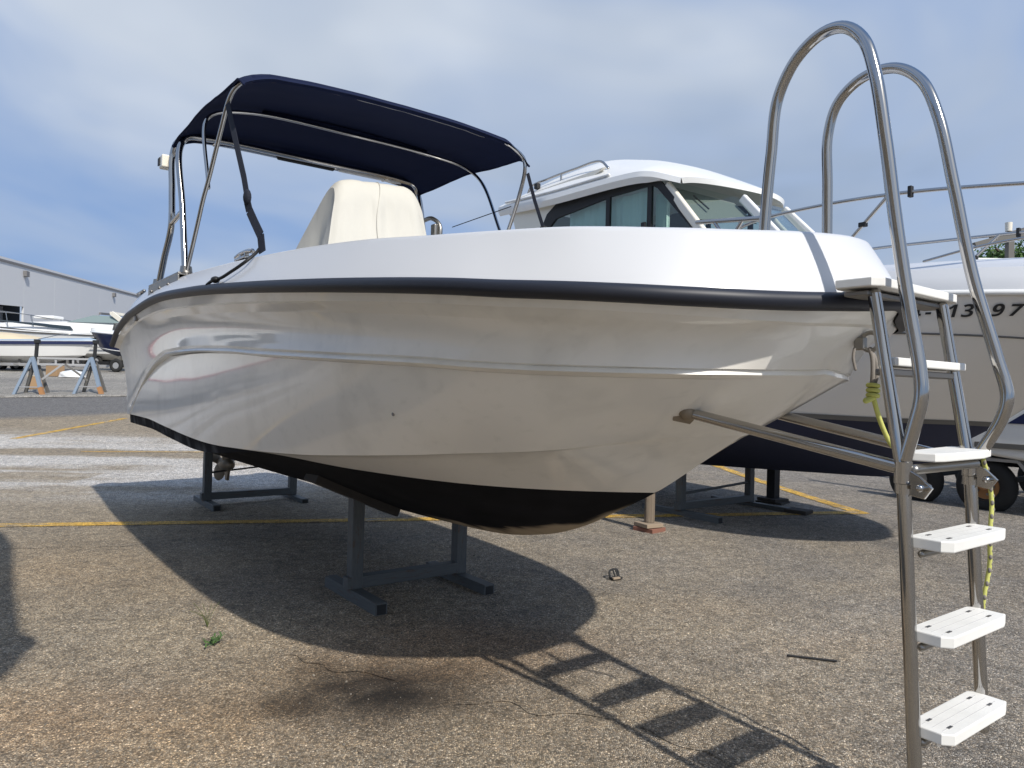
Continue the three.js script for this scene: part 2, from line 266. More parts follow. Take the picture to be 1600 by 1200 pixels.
function strip(name, pts, w, lift, colorFn, mat, wob = 0, step = 0.06) {   // painted line or crack laid on the ground
  const rows = [[], []], R = rng(pts.length * 13 + Math.round(Math.abs(pts[0][0]) * 100)); let tot = 0, q = [];
  for (let i = 0; i + 1 < pts.length; i++) { const [x0, z0] = pts[i], [x1, z1] = pts[i + 1], L = Math.hypot(x1 - x0, z1 - z0), n = Math.max(1, Math.ceil(L / step)); for (let k = i ? 1 : 0; k <= n; k++) q.push([lerp(x0, x1, k / n), lerp(z0, z1, k / n), (x1 - x0) / L, (z1 - z0) / L]); }
  const N = 5, rr = Array.from({ length: N }, () => []);
  q.forEach(([x, z, tx, tz], i) => { const j = wob * (vnoise(x * 9, z * 9, 3) - 0.5) * 2, ww = w * (wob ? 0.35 + 1.3 * vnoise(x * 14, z * 14, 7) * (i === 0 || i === q.length - 1 ? 0 : 1) : 1 + 0.10 * (vnoise(x * 8, z * 8, 2) - 0.5)); for (let k = 0; k < N; k++) { const o = (k / (N - 1) - 0.5) * ww, X = x - tz * (o + j), Z = z + tx * (o + j); rr[k].push(new THREE.Vector3(X, gH(X, Z) + lift, Z)); } });
  const g = loft(rr, { crease: 3, color: (p) => colorFn(p.x, p.z) }); g.setAttribute('uv', new THREE.Float32BufferAttribute(Array.from({ length: g.attributes.position.count }, (_, i) => [g.attributes.position.getX(i) / TILE, g.attributes.position.getZ(i) / TILE]).flat(), 2));
  const m = new THREE.Mesh(g, mat); m.name = name; m.userData.kind = 'structure'; scene.add(m); return m;
}
M.linePaint = std([1, 1, 1], { roughness: 0.8, vertexColors: true, map: asphaltMap, bumpMap: asphaltBump, bumpScale: 0.003 });
const yellow = (x, z) => { const w = fbm(x * 7, z * 16, 3, 4), f = sstep(0.24, 0.48, w) * 0.95, t = groundTone(x, z); return [lerp(t[0], 1.75, f), lerp(t[1], 1.08, f), lerp(t[2], 0.16, f)]; };
const lines = [[[-9.0, -4.98], [-3.79, -5.5], [3.22, -6.72]], [[3.2, -6.66], [2.67, -10.51], [2.3, -13.0]], [[-7.64, -11.3], [-7.56, -14.4]], [[-5.9, -10.1], [-3.6, -10.35]]];
lines.forEach((l, i) => strip(numbered('yellow_parking_line'), l, [0.13, 0.13, 0.13, 0.05][i], 0.004, yellow, M.linePaint));
const crackTone = (x, z) => { const t = groundTone(x, z), f = 0.50 + 0.50 * sstep(0.30, 0.52, fbm(x * 5, z * 5, 3, 3)); return [t[0] * f, t[1] * f, t[2] * f]; };
[[[-0.95, -3.02], [-0.70, -2.90], [-0.42, -2.78]], [[-0.18, -2.62], [0.12, -2.56], [0.40, -2.50]], [[-3.3, -4.75], [-2.6, -4.9], [-2.0, -5.3], [-1.3, -5.2]], [[-3.0, -6.0], [-2.2, -6.1], [-1.6, -5.9], [-1.0, -5.95]], [[0.42, -2.44], [0.62, -2.28], [0.80, -2.02]], [[1.9, -7.9], [2.6, -8.2], [3.6, -8.0]]].forEach((l) => strip(numbered('asphalt_crack'), l, 0.007, 0.004, crackTone, M.linePaint, 0.05, 0.04));
// concrete apron in front of the shed, a low step up from the lane
{
  const c = [], p = [], uv = [], idx = [], nx = 120, nz = 60;
  for (let j = 0; j <= nz; j++) for (let i = 0; i <= nx; i++) { const x = -60 + i * 0.52, edge = -18.34 - (x + 12.75) * 0.40, z = edge - Math.pow(j / nz, 1.6) * 48; p.push(x, gH(x, z) + (j ? 0.05 : 0.012), z); uv.push(x / TILE, z / TILE); const s = fbm(x * 0.12, z * 0.8, 2, 4), k = 0.92 + 0.40 * (s - 0.5) * 2; c.push(k * 1.02, k * (1 - 0.03 * s), k * (0.95 - 0.08 * s)); }
  for (let j = 0; j < nz; j++) for (let i = 0; i < nx; i++) { const a = j * (nx + 1) + i; idx.push(a, a + 1, a + nx + 1, a + 1, a + nx + 2, a + nx + 1); }
  const g = new THREE.BufferGeometry(); g.setAttribute('position', new THREE.Float32BufferAttribute(p, 3)); g.setAttribute('uv', new THREE.Float32BufferAttribute(uv, 2)); g.setAttribute('color', new THREE.Float32BufferAttribute(c, 3)); g.setIndex(idx); g.computeVertexNormals();
  const m = new THREE.Mesh(g, M.asphalt); m.name = 'concrete_apron'; m.userData.kind = 'structure'; scene.add(m);
}
// loose grit on the asphalt
{
  const R = rng(21), g = new THREE.DodecahedronGeometry(1, 0); g.scale(1, 0.6, 0.8); const n = 5200, im = new THREE.InstancedMesh(g, std([0.27, 0.25, 0.22], { roughness: 0.95 }), n), m4 = new THREE.Matrix4(), q = new THREE.Quaternion(), e = new THREE.Euler();
  for (let i = 0; i < n; i++) { const d = 1.7 + 8 * R() * R(), x = (R() - 0.5) * 1.6 * d, s = 0.0016 + 0.0045 * Math.pow(R(), 5); q.setFromEuler(e.set(R() * 3, R() * 6, R() * 3)); m4.compose(new THREE.Vector3(x, gH(x, -d) + s * 0.35, -d), q, new THREE.Vector3(s, s, s)); im.setMatrixAt(i, m4); const k = 0.5 + R() * 0.55; im.setColorAt(i, lin(k, k * 0.97, k * 0.92)); }
  im.name = 'loose_grit'; im.userData = { kind: 'stuff', label: 'loose grit scattered over the asphalt', category: 'gravel' }; scene.add(im);
}

// ------------------------------------------------------------ the white motorboat
const boat = new Thing('motorboat', 'white open motorboat with black rub rail and navy sunshade standing on steel stands', 'boat', V(-3.1, -W0, 0));
const RUB = hullCurve([[-.165, 0, .206], [-.2, .09, .2], [-.245, .17, .197], [-.29, .27, .193], [-.345, .4, .19], [-.42, .52, .192], [-.52, .63, .198], [-.65, .725, .207], [-.79, .795, .217], [-.97, .86, .234], [-1.25, .918, .258], [-1.75, .965, .3], [-2.35, .99, .348], [-3.23, 1, .409], [-4.2, .99, .447], [-5.2, .95, .43], [-5.85, .93, .35], [-6.2, .92, .235]]);
const GUN = hullCurve([[-.265, 0, .388], [-.29, .1, .39], [-.33, .2, .388], [-.375, .3, .383], [-.43, .4, .38], [-.505, .5, .38], [-.6, .59, .384], [-.71, .665, .39], [-.89, .735, .399], [-1.17, .805, .417], [-1.6, .855, .456], [-2.4, .893, .508], [-3.3, .905, .552], [-4.3, .89, .585], [-5.3, .86, .6], [-5.8, .855, .55], [-6.15, .86, .40]]);
const K1 = hullCurve([[-.225, 0, .148], [-.26, .11, .146], [-.3, .22, .143], [-.345, .325, .143], [-.42, .46, .147], [-.51, .575, .153], [-.64, .685, .162], [-.79, .765, .171], [-1.1, .86, .197], [-1.738, .936, .247], [-2.52, .963, .302], [-3.35, .969, .349], [-4.42, .95, .388], [-5.12, .923, .378], [-5.95, .895, .29], [-6.19, .89, .21]]);
const K2 = hullCurve([[-.36, 0, .018], [-.38, .1, .012], [-.41, .2, .009], [-.46, .31, .007], [-.53, .42, .005], [-.62, .52, .005], [-.8, .65, .007], [-1, .74, .014], [-1.25, .8, .028], [-1.7, .855, .045], [-2.5, .885, .079], [-3.1, .89, .108], [-3.9, .88, .126], [-4.45, .86, .122], [-4.9, .842, .071], [-5.44, .825, -.083], [-6.03, .807, -.335]]);
const K2V = hullCurve([[-.36, 0, .018], [-.38, .1, .012], [-.41, .2, .009], [-.46, .31, .007], [-.53, .42, .005], [-.62, .52, .005], [-.8, .65, .007], [-1, .74, .014], [-1.25, .8, .028], [-1.7, .855, .045], [-2.5, .885, .079], [-3.1, .89, .108], [-3.9, .88, .124], [-4.45, .865, .125], [-5.2, .845, .12], [-6.19, .82, .11]]);
const CH = hullCurve([[-.62, 0, -.167], [-.66, .07, -.172], [-.73, .17, -.181], [-.84, .28, -.2], [-1.01, .46, -.235], [-1.28, .58, -.263], [-1.55, .66, -.29], [-1.84, .71, -.315], [-2.37, .76, -.355], [-3.07, .79, -.386], [-3.55, .81, -.397], [-4.02, .82, -.386], [-4.6, .82, -.363], [-5.36, .81, -.338], [-6.19, .8, -.34]]);
const KEEL = hullCurve([[-.62, 0, -.167], [-.635, 0, -.1767], [-.66, 0, -.1928], [-.72, 0, -.2314], [-.8, 0, -.283], [-.99, 0, -.4], [-1.17, 0, -.49], [-1.33, 0, -.565], [-1.55, 0, -.635], [-1.9, 0, -.69], [-2.3, 0, -.708], [-3, 0, -.72], [-4.7, 0, -.685], [-6.19, 0, -.65]]);
const NT = 150, T = Array.from({ length: NT + 1 }, (_, i) => i / NT);
{
  const row = (f) => T.map(f);
  const side = [];
  side.push(row((t) => off(RUB, t, 0.012, -0.02)));
  side.push(row((t) => { const a = off(RUB, t, 0.012, -0.02), b = K1(t); return a.lerp(b, 0.5); }));
  side.push(row((t) => K1(t)));
  side.push(row((t) => off(K1, t, 0.017, -0.006)));
  for (const s of [0.15, 0.3, 0.45, 0.58, 0.7, 0.8, 0.88]) side.push(row((t) => { const a = off(K1, t, 0.017, -0.006), b = K2(t), n = inward(K2, t), g = Math.sin(Math.PI * Math.pow(s, 0.72)) * 0.042 * sstep(0.085, 0.17, t) * (1 - 0.6 * sstep(0.8, 0.95, t)); const p = a.lerp(b, s); p.x += n[0] * g; p.z = Math.max(0, p.z + n[1] * g); return p; }));
  side.push(row((t) => off(K2, t, 0.010 * sstep(0.05, 0.2, t), 0.014))); side.push(row((t) => off(K2, t, 0.004 * sstep(0.05, 0.2, t), 0.009)));
  side.push(row((t) => K2(t)));
  const ledge = (t) => { const u = K2(t).x; return 0.046 * sstep(0.02, 0.2, t) + 0.05 * sstep(-3.2, -5, u) ; };
  const k2i = (t) => off(K2, t, ledge(t), -0.014 * sstep(0, 0.15, t) + 0.02 * sstep(-4.2, -5.2, K2(t).x));
  side.push(row(k2i)); const low = []; const k2v = (t) => off(K2V, t, 0.038 * sstep(0.02, 0.2, t) + 0.012 * sstep(-3.2, -4.6, K2V(t).x), -0.012 * sstep(0, 0.15, t)); low.push(row(k2v));
  for (const s of [0.16, 0.33, 0.5, 0.67, 0.84]) low.push(row((t) => { const a = k2v(t), b = CH(t), n = inward(CH, t), p = a.lerp(b, s), g = -0.018 * Math.sin(Math.PI * s) * sstep(0.1, 0.4, t); p.x += n[0] * g; p.z = Math.max(0, p.z + n[1] * g); return p; }));
  low.push(row((t) => CH(t)));
  const chi = (t) => off(CH, t, 0.022 * sstep(0.03, 0.25, t), -0.006 * sstep(0, 0.2, t));
  const hullSide = loft(side, { crease: 0.30 }), hullLow = loft(low, { crease: 0.3 });
  // bottom: straight deadrise from the chine to the keel, antifouling below the waterline
  const sw = (t) => { const a = chi(t), k = KEEL(t); const wl = -0.392; if (k.y >= wl) return 1; return clamp((a.y - wl) / (a.y - k.y)) * (1 - sstep(-2.1, -3.0, a.x)); };
  const pt = (t, s) => { const a = chi(t), k = KEEL(t), p = a.clone().lerp(k, s); p.y -= 0.012 * Math.sin(Math.PI * s) * sstep(0.2, 0.5, t); return p; };
  const wb = []; wb.push(row((t) => CH(t))); for (let i = 0; i <= 8; i++) wb.push(row((t) => pt(t, sw(t) * i / 8)));
  const whiteBottom = loft(wb, { crease: 0.3 });
  // transom
  const tr = [...side.slice(0, 4).map((r) => r[NT]), ...low.map((r) => r[NT]), ...Array.from({ length: 6 }, (_, i) => pt(1, i / 5))];
  const transom = loft([tr, tr.map((p) => V(p.x, p.y, 0))], { crease: 0.3 });
  boat.part('hull', [...both(hullSide), ...both(hullLow), ...both(whiteBottom), ...both(transom)], M.gel);
  const strip0 = (t) => 0.07 * sstep(-2.7, -4.1, CH(t).x);
  const bl = [];
  bl.push(row((t) => pt(t, sw(t))));
  bl.push(row((t) => { const p = pt(t, sw(t)); p.y -= strip0(t); p.z -= strip0(t) * 0.1; return p; }));
  for (let i = 1; i <= 26; i++) bl.push(row((t) => { const s0 = sw(t), p = pt(t, lerp(s0, 1, i / 26)); p.y -= strip0(t) * (1 - i / 26) * 0.8; return p; }));
  const antiCol = (p, i) => { const s = i / 27, n = fbm(p.x * 9, p.z * 14, 2, 4); const worn = sstep(0.87, 0.95, s + (n - 0.5) * 0.22) * sstep(-2.5, -2.1, p.x) * (1 - sstep(-1.25, -1.08, p.x + (n - 0.5) * 0.2)); const scuff = i < 3 ? sstep(0.55, 0.72, fbm(p.x * 11, p.y * 30, 5, 4)) * sstep(-2.9, -3.6, p.x) * 0.22 : 0; const ch = 0.6 + 0.9 * n, b = [0.010 * ch + scuff * 0.3, 0.0105 * ch + scuff * 0.3, 0.013 * ch + scuff * 0.3]; return [lerp(b[0], 0.40, worn), lerp(b[1], 0.33, worn), lerp(b[2], 0.24, worn)]; };
  boat.part('antifouling_bottom', both(loft(bl, { crease: 0.6, color: antiCol })), M.anti);
  // topside bulwark above the rub rail
  const bw = [], S = [0, 0.12, 0.3, 0.5, 0.68, 0.82, 0.91, 0.96, 1];
  for (const s of S) bw.push(row((t) => { const a = off(RUB, t, 0.004, 0.018), b = GUN(t), e = lerp(1.2, 1.02, sstep(0.08, 0.36, t)), h = Math.pow(s, e); return V(lerp(a.x, b.x, h), lerp(a.y, b.y - 0.012, s), lerp(a.z, b.z, h)); }));
  for (const [i, d] of [[0.004, -0.006], [0.013, -0.001], [0.03, 0.002], [0.06, 0.004], [0.12, 0.006], [0.15, -0.006], [0.158, -0.03], [0.16, -0.34]]) bw.push(row((t) => off(GUN, t, i, d)));
  const bwg = loft(bw, { crease: 0.6 });
  const bt = bw.map((r) => r[NT]); const btr = loft([bt, bt.map((p) => V(p.x, p.y, 0))], { crease: 0.3 });
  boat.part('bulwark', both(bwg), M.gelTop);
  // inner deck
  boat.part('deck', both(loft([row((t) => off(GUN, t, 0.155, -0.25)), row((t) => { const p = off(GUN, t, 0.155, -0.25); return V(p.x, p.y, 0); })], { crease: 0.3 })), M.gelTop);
  // stern closing panel
  const sp = V(-6.13, 0.40, 0); boat.part('transom', [box(-6.10, 0.28, 0, 0.04, 0.2, 1.5, 0.01)], M.gelTop);
  // rub rail
  const pr = [[0.006, 0.024], [-0.012, 0.022], [-0.024, 0.012], [-0.027, 0], [-0.024, -0.012], [-0.012, -0.022], [0.008, -0.024]];
  boat.part('rub_rail', both(loft(pr.map(([i, d]) => row((t) => off(RUB, t, i, d))), { crease: 0.9 })), M.rub);
  // loop ends at the stern
  // drive and propeller under the stern
  const drive = boat.part('drive_leg', [tube([V(-6.03, -0.62, 0), V(-6.05, -0.70, 0), V(-6.06, -0.80, 0)], 0.05), (() => { const g = new THREE.SphereGeometry(0.07, 16, 12); g.scale(2.1, 0.9, 0.9); g.translate(-6.08, -0.79, 0); return g; })(), extr([[-6.12, -0.82], [-5.99, -0.82], [-6.03, -0.93], [-6.08, -0.93]], 0.014, 0.004).translate(0, 0, -0.007)], M.bronze);
  const blade = []; for (let k = 0; k < 3; k++) { const s = new THREE.SphereGeometry(0.085, 14, 10); s.scale(0.10, 1, 0.62); s.rotateY(0.5); s.translate(0, 0.085, 0); s.rotateX(k * 2.094 + 0.9); s.translate(-6.25, -0.79, 0); blade.push(s); }
  const hub = new THREE.CylinderGeometry(0.035, 0.045, 0.14, 14); hub.rotateZ(Math.PI / 2); hub.translate(-6.24, -0.79, 0); boat.part('propeller', [...blade, hub], M.bronze);
}
// sunshade on its frame
{
  const top = (u, k) => { const c = [[-4.34, 1.515], [-4.2, 1.535], [-3.65, 1.545], [-3.2, 1.52], [-2.95, 1.50], [-2.87, 1.475]]; return pchip(c.map((p) => p[0]), c.map((p) => p[1]))(u); };
  const prof = (a) => { const s = Math.abs(a), e = Math.pow(s, 7); return [0.875 * (s < 0.86 ? s / 0.86 * 0.83 : 0.83 + 0.17 * Math.sin((s - 0.86) / 0.14 * Math.PI / 2)) * Math.sign(a), 0.045 * (1 - s * s) - (a > 0 ? 0.055 : 0.095) * sstep(0.84, 1, s)]; };
  const rows = []; for (let i = 0; i <= 30; i++) { const u = lerp(-4.34, -2.87, i / 30), r = []; for (let j = -34; j <= 34; j++) { const [v, dw] = prof(j / 34); const bow = Math.min(Math.abs(u + 4.3), Math.abs(u + 3.65), Math.abs(u + 2.9)); const sag = -0.005 * sstep(0, 0.35, bow) + 0.011 * (fbm(u * 4 + v * 2.2, v * 1.6 - u * 3, 2, 4) - 0.5); const fb = sstep(-2.96, -2.87, u) * 0.03; r.push(V(u, top(u) + dw + sag - fb, v)); } rows.push(r); }
  const upper = loft(rows, { crease: 0.9, uvs: 1.2 }), lower = loft(rows.map((r) => r.map((p) => V(p.x, p.y - 0.004, p.z * 0.997))), { crease: 0.9, uvs: 1.2 });
  const hem = (i) => tube(rows[i].filter((_, k) => k % 2 === 0).map((p) => V(p.x, p.y - 0.004, p.z)), 0.012, { rad: 7 });
  const sideHem = (j) => tube(rows.map((r) => V(r[j].x, r[j].y - 0.002, r[j].z)), 0.007, { rad: 6 });
  const can = boat.part('sunshade_canopy', [upper, lower, hem(0), tube(rows[29].slice(3, 66).filter((_, k) => k % 2 === 0).map((p) => V(p.x, p.y - 0.016, p.z)), 0.019, { rad: 8 }), tube(rows[14].slice(11, 56).map((p) => V(p.x + 0.01, p.y - 0.018, p.z)), 0.018, { rad: 8 }), sideHem(0), sideHem(68)], M.canvas);
  // zips along the pockets
  const zip = (u0, d) => tube(rows[u0].slice(8, 61).map((p) => V(p.x + d, p.y - 0.009 - 0.004 * vnoise(p.z * 12, u0), p.z)), 0.0022, { rad: 5 });
  boat.part('zip', [zip(27, -0.02)], M.galv, can); boat.part('zip', [zip(13, -0.005)], M.galv, can);
  const R = 0.0125, ov = (a) => a.map((p) => V(...p));
  const fr = rows[29], fz = (j) => [fr[j].x, fr[j].y - 0.018, fr[j].z]; const f1 = ov([[-3.975, .60, .86], [-3.72, .88, .86], [-3.636, .975, .86], [-3.52, 1.075, .86], [-3.3, 1.29, .86], [-3.16, 1.41, .86], [-3.06, 1.445, .852], [-2.985, 1.462, .82], fz(60), fz(54), fz(44), fz(34), fz(24), fz(14), fz(6), [-2.895, 1.40, -.845], [-2.89, 1.34, -.86], [-2.95, 1.16, -.86], [-3.2, 0.72, -.86]]);
  const frame = boat.part('sunshade_frame', tube(f1, R, { seg: 160 }), M.steel);
  const f2 = ov([[-3.565, 1.06, .85], [-3.66, 1.46, .85], [-3.655, 1.515, .80], [-3.62, 1.555, .6], [-3.62, 1.568, 0], [-3.60, 1.553, -.6], [-3.52, 1.50, -.8], [-3.38, 1.38, -.86], [-3.14, 1.0, -.86], [-2.95, .70, -.86]]);
  boat.part('sunshade_bow', tube(f2.map((p) => V(p.x, p.y - 0.026, p.z)), 0.011, { seg: 120 }), M.steel, frame);
  // webbing straps
  const web = (pts, w) => { const g = []; for (let i = 0; i + 1 < pts.length; i++) g.push(beam(V(...pts[i]), V(...pts[i + 1]), w, 0.004, V(0.3, 0.2, 1), 0)); return g; };
  boat.part('webbing_strap', [...web([[-3.175, 1.39, .865], [-3.08, 1.25, .865], [-2.986, 1.116, .865], [-2.86, .94, .865], [-2.80, .85, .868]], 0.034), ...web([[-2.80, .85, .868], [-2.77, .80, .872], [-2.76, .76, .865], [-2.70, .70, .86], [-2.60, .62, .86], [-2.57, .54, .86]], 0.044)], M.web);
  boat.part('webbing_strap', web([[-2.875, 1.30, -.87], [-2.80, 1.12, -.87], [-2.70, .92, -.87], [-2.6, .7, -.87]], 0.022), M.web);
  const bl = new THREE.SphereGeometry(0.03, 10, 8); bl.scale(1, 1.3, 0.6); bl.translate(-2.775, .825, .872); boat.part('strap_buckle', bl, M.web);
  boat.part('strap_buckle', box(-2.705, 0.925, -.87, 0.04, 0.035, 0.03, 0.006), M.black);
}
// stern arch in stainless tube
{
  const r = 0.021, L = (s) => [V(-4.76, .59, .86 * s), V(-4.60, .77, .86 * s), V(-4.42, .955, .86 * s), V(-4.425, 1.2, .86 * s), V(-4.435, 1.42, .86 * s), V(-4.40, 1.515, .83 * s), V(-4.37, 1.535, .70 * s)];
  const arch = boat.part('stern_arch', [tube([...L(1), V(-4.36, 1.54, 0), ...L(-1).reverse()], r, { seg: 150 }), ...[1, -1].map((s) => tube([V(-3.995, .58, .86 * s), V(-4.12, 1.02, .86 * s), V(-4.235, 1.42, .86 * s), V(-4.24, 1.495, .82 * s), V(-4.24, 1.515, .70 * s), V(-4.24, 1.52, 0)], r * 0.95, { seg: 60 })), ...[1, -1].map((s) => tube([V(-4.415, .97, .86 * s), V(-4.115, 1.0, .86 * s)], 0.016)), ...[0.62, -0.62].map((v) => tube([V(-4.37, 1.53, v), V(-4.24, 1.515, v)], 0.016))], M.steel);
  boat.part('light_bar', [box(-4.33, 1.525, 0.0, 0.035, 0.04, 0.42, 0.012)], M.black, arch);
  boat.part('lamp_tube', [box(-4.33, 1.525, -0.50, 0.03, 0.032, 0.52, 0.012)], M.white, arch);
  boat.part('deck_speaker', [box(-4.50, 1.385, .885, 0.085, 0.085, 0.07, 0.01)], M.cream, arch);
  boat.part('speaker_front', [box(-4.535, 1.39, .922, 0.05, 0.05, 0.008, 0.003), box(-4.546, 1.39, .89, 0.008, 0.05, 0.05, 0.003)], M.black, arch);
  boat.part('arch_foot', [box(-4.40, .597, .845, 0.86, 0.016, 0.13, 0.005), box(-4.40, .545, .905, 0.86, 0.09, 0.012, 0.004)], M.steelDull);
  for (const u of [-4.7, -4.45, -4.2]) { const s = new THREE.SphereGeometry(0.012, 8, 6); s.translate(u, .55, .913); boat.part('bolt', s, M.screw); }
  for (const [u, v] of [[-4.76, .86], [-3.985, .86]]) { const s = new THREE.CylinderGeometry(0.032, 0.038, 0.04, 14); s.translate(u, .622, v); boat.part('arch_socket', s, M.steelDull); }
}
// mooring cleat, cord and bow fittings
{
  const c = atU(GUN, -2.87), w = c.y + 0.012, v = c.z - 0.05;
  boat.part('mooring_cleat', [tube([V(-2.99, w + 0.024, v), V(-2.93, w + 0.032, v), V(-2.80, w + 0.032, v), V(-2.74, w + 0.024, v)], 0.012), tube([V(-2.90, w, v), V(-2.90, w + 0.028, v)], 0.012), tube([V(-2.83, w, v), V(-2.83, w + 0.028, v)], 0.012), box(-2.865, w + 0.003, v, 0.16, 0.012, 0.05, 0.004)], M.steel);
  const P = (u, s) => { const a = atU(RUB, u), b = atU(GUN, u); return V(u, lerp(a.y + 0.02, b.y, s), lerp(a.z, b.z, Math.pow(s, 1.25)) + 0.012); };
  boat.part('black_cord', [tube([V(-2.62, .56, .86), V(-2.58, .535, .885), P(-2.56, 0.82), P(-2.60, 0.6), P(-2.66, 0.4), P(-2.71, 0.26), P(-2.80, 0.16), P(-2.86, 0.12), P(-2.90, 0.0)], 0.0075, { seg: 90, rad: 7 }), (() => { const s = new THREE.SphereGeometry(0.02, 10, 8); s.scale(1.6, 0.8, 1); const p = P(-2.79, 0.17); s.translate(p.x, p.y, p.z + 0.003); return s; })()], M.black);
  // eye bolt low on the stem
  const ring = new THREE.TorusGeometry(0.024, 0.006, 8, 20); ring.translate(-0.235, 0.105, 0); boat.part('bow_eye', [ring, box(-0.262, 0.10, 0, 0.03, 0.035, 0.02, 0.005)], M.steelDull);
  // small drain fitting in the starboard side
  const d = new THREE.CylinderGeometry(0.006, 0.006, 0.006, 12); d.rotateX(Math.PI / 2); const q = atU(CH, -1.55), r2 = atU(K2, -1.5); d.translate(-1.5, lerp(q.y, r2.y, 0.45), lerp(q.z, r2.z, 0.45) + 0.004); boat.part('drain_fitting', d, M.screw);
}
// stern fittings
{
  const c = atU(GUN, -5.55); boat.part('stern_cleat', [tube([V(-5.68, c.y + .04, c.z - .03), V(-5.45, c.y + .045, c.z - .03)], 0.014), box(-5.56, c.y + .015, c.z - .03, 0.07, 0.04, 0.04, 0.006)], M.steelDull);
  const k = atU(K1, -5.1); boat.part('vent_fitting', box(-5.1, k.y + .015, k.z + .012, 0.05, 0.05, 0.02, 0.006), M.screw);
}
// grab handle seen over the port rail by the console
boat.part('console_grab_rail', [tube([V(-3.12, .70, -.36), V(-3.10, .93, -.38), V(-3.16, .985, -.36), V(-3.28, .99, -.36)], 0.013), box(-3.13, .90, -.37, 0.05, 0.09, 0.05, 0.008)], M.steelDull);
boat.part('radio_aerial', tube([V(-3.73, 1.10, -.86), V(-3.03, 1.12, -.86)], 0.003), M.black);

// canvas cover over the steering console
{
  const t = new Thing('console_cover', 'cream canvas cover over the steering console under the sunshade', 'cover', V(-3.4, 0.10, 0.03));
  const prof = [[-4.0, .10], [-3.92, .45], [-3.75, .66], [-3.55, .86], [-3.36, 1.03], [-3.27, 1.105], [-3.21, 1.135], [-3.14, 1.125], [-3.10, 1.06], [-3.085, .9], [-3.07, .7], [-3.06, .45], [-3.05, .10]];
  const c = new THREE.CatmullRomCurve3(prof.map((p) => V(p[0], p[1], 0)), false, 'centripetal'), N = 60, rows = [];
  for (let j = -20; j <= 20; j++) { const s = j / 20, as = Math.abs(s), r = []; for (let i = 0; i <= N; i++) { const p = c.getPoint(i / N), in_ = Math.pow(as, 8) * 0.05, wr = (p.y > 1.02 ? 0.35 : 1) * 0.034 * (fbm(p.x * 3 + s * 5, p.y * 2.2 + s * 1.5, 5, 3) - 0.5) + (p.y > 1.02 ? 0.3 : 1) * 0.012 * (fbm(s * 3.2 + p.y * 1.1, p.y * 0.9 + s, 8, 3) - 0.5); const cx = -3.45, cy = 0.35, hw = lerp(s < 0 ? 0.43 : 0.35, s < 0 ? 0.27 : 0.25, clamp((p.y - .4) / .75)); r.push(V(p.x + (cx - p.x) * in_ * 1.2 + wr, p.y + (cy - p.y) * in_ * 1.5 + wr * 0.6 + 0.03 * (-s) * clamp(p.y - .6), 0.03 + s * hw + wr * 0.5)); } rows.push(r); }
  const capS = (j) => { const r = rows[j], k = [], M2 = V(-3.4, 0.5, r[0].z); for (let a = 0; a <= 10; a++) k.push(r.map((p) => { const q = p.clone().lerp(V(-3.4, Math.min(p.y, 0.5), p.z), a / 10); q.z += (j ? 1 : -1) * (0.012 * Math.sin(a / 10 * 3.14) + 0.014 * (fbm(q.x * 7, q.y * 4, 3, 3) - 0.5) * (a ? 1 : 0)); return q; })); return loft(k, { crease: 1.0 }); };
  const cl = t.part('canvas_cover', [loft(rows, { crease: 1.0 }), capS(0), capS(40)], M.cover);
  t.part('seam', [tube(rows[20].slice(26, 56).map((p) => V(p.x + 0.003, p.y + 0.002, p.z + 0.02 * Math.sin(p.y * 9))), 0.0022, { rad: 5 })], M.cover, cl);
}

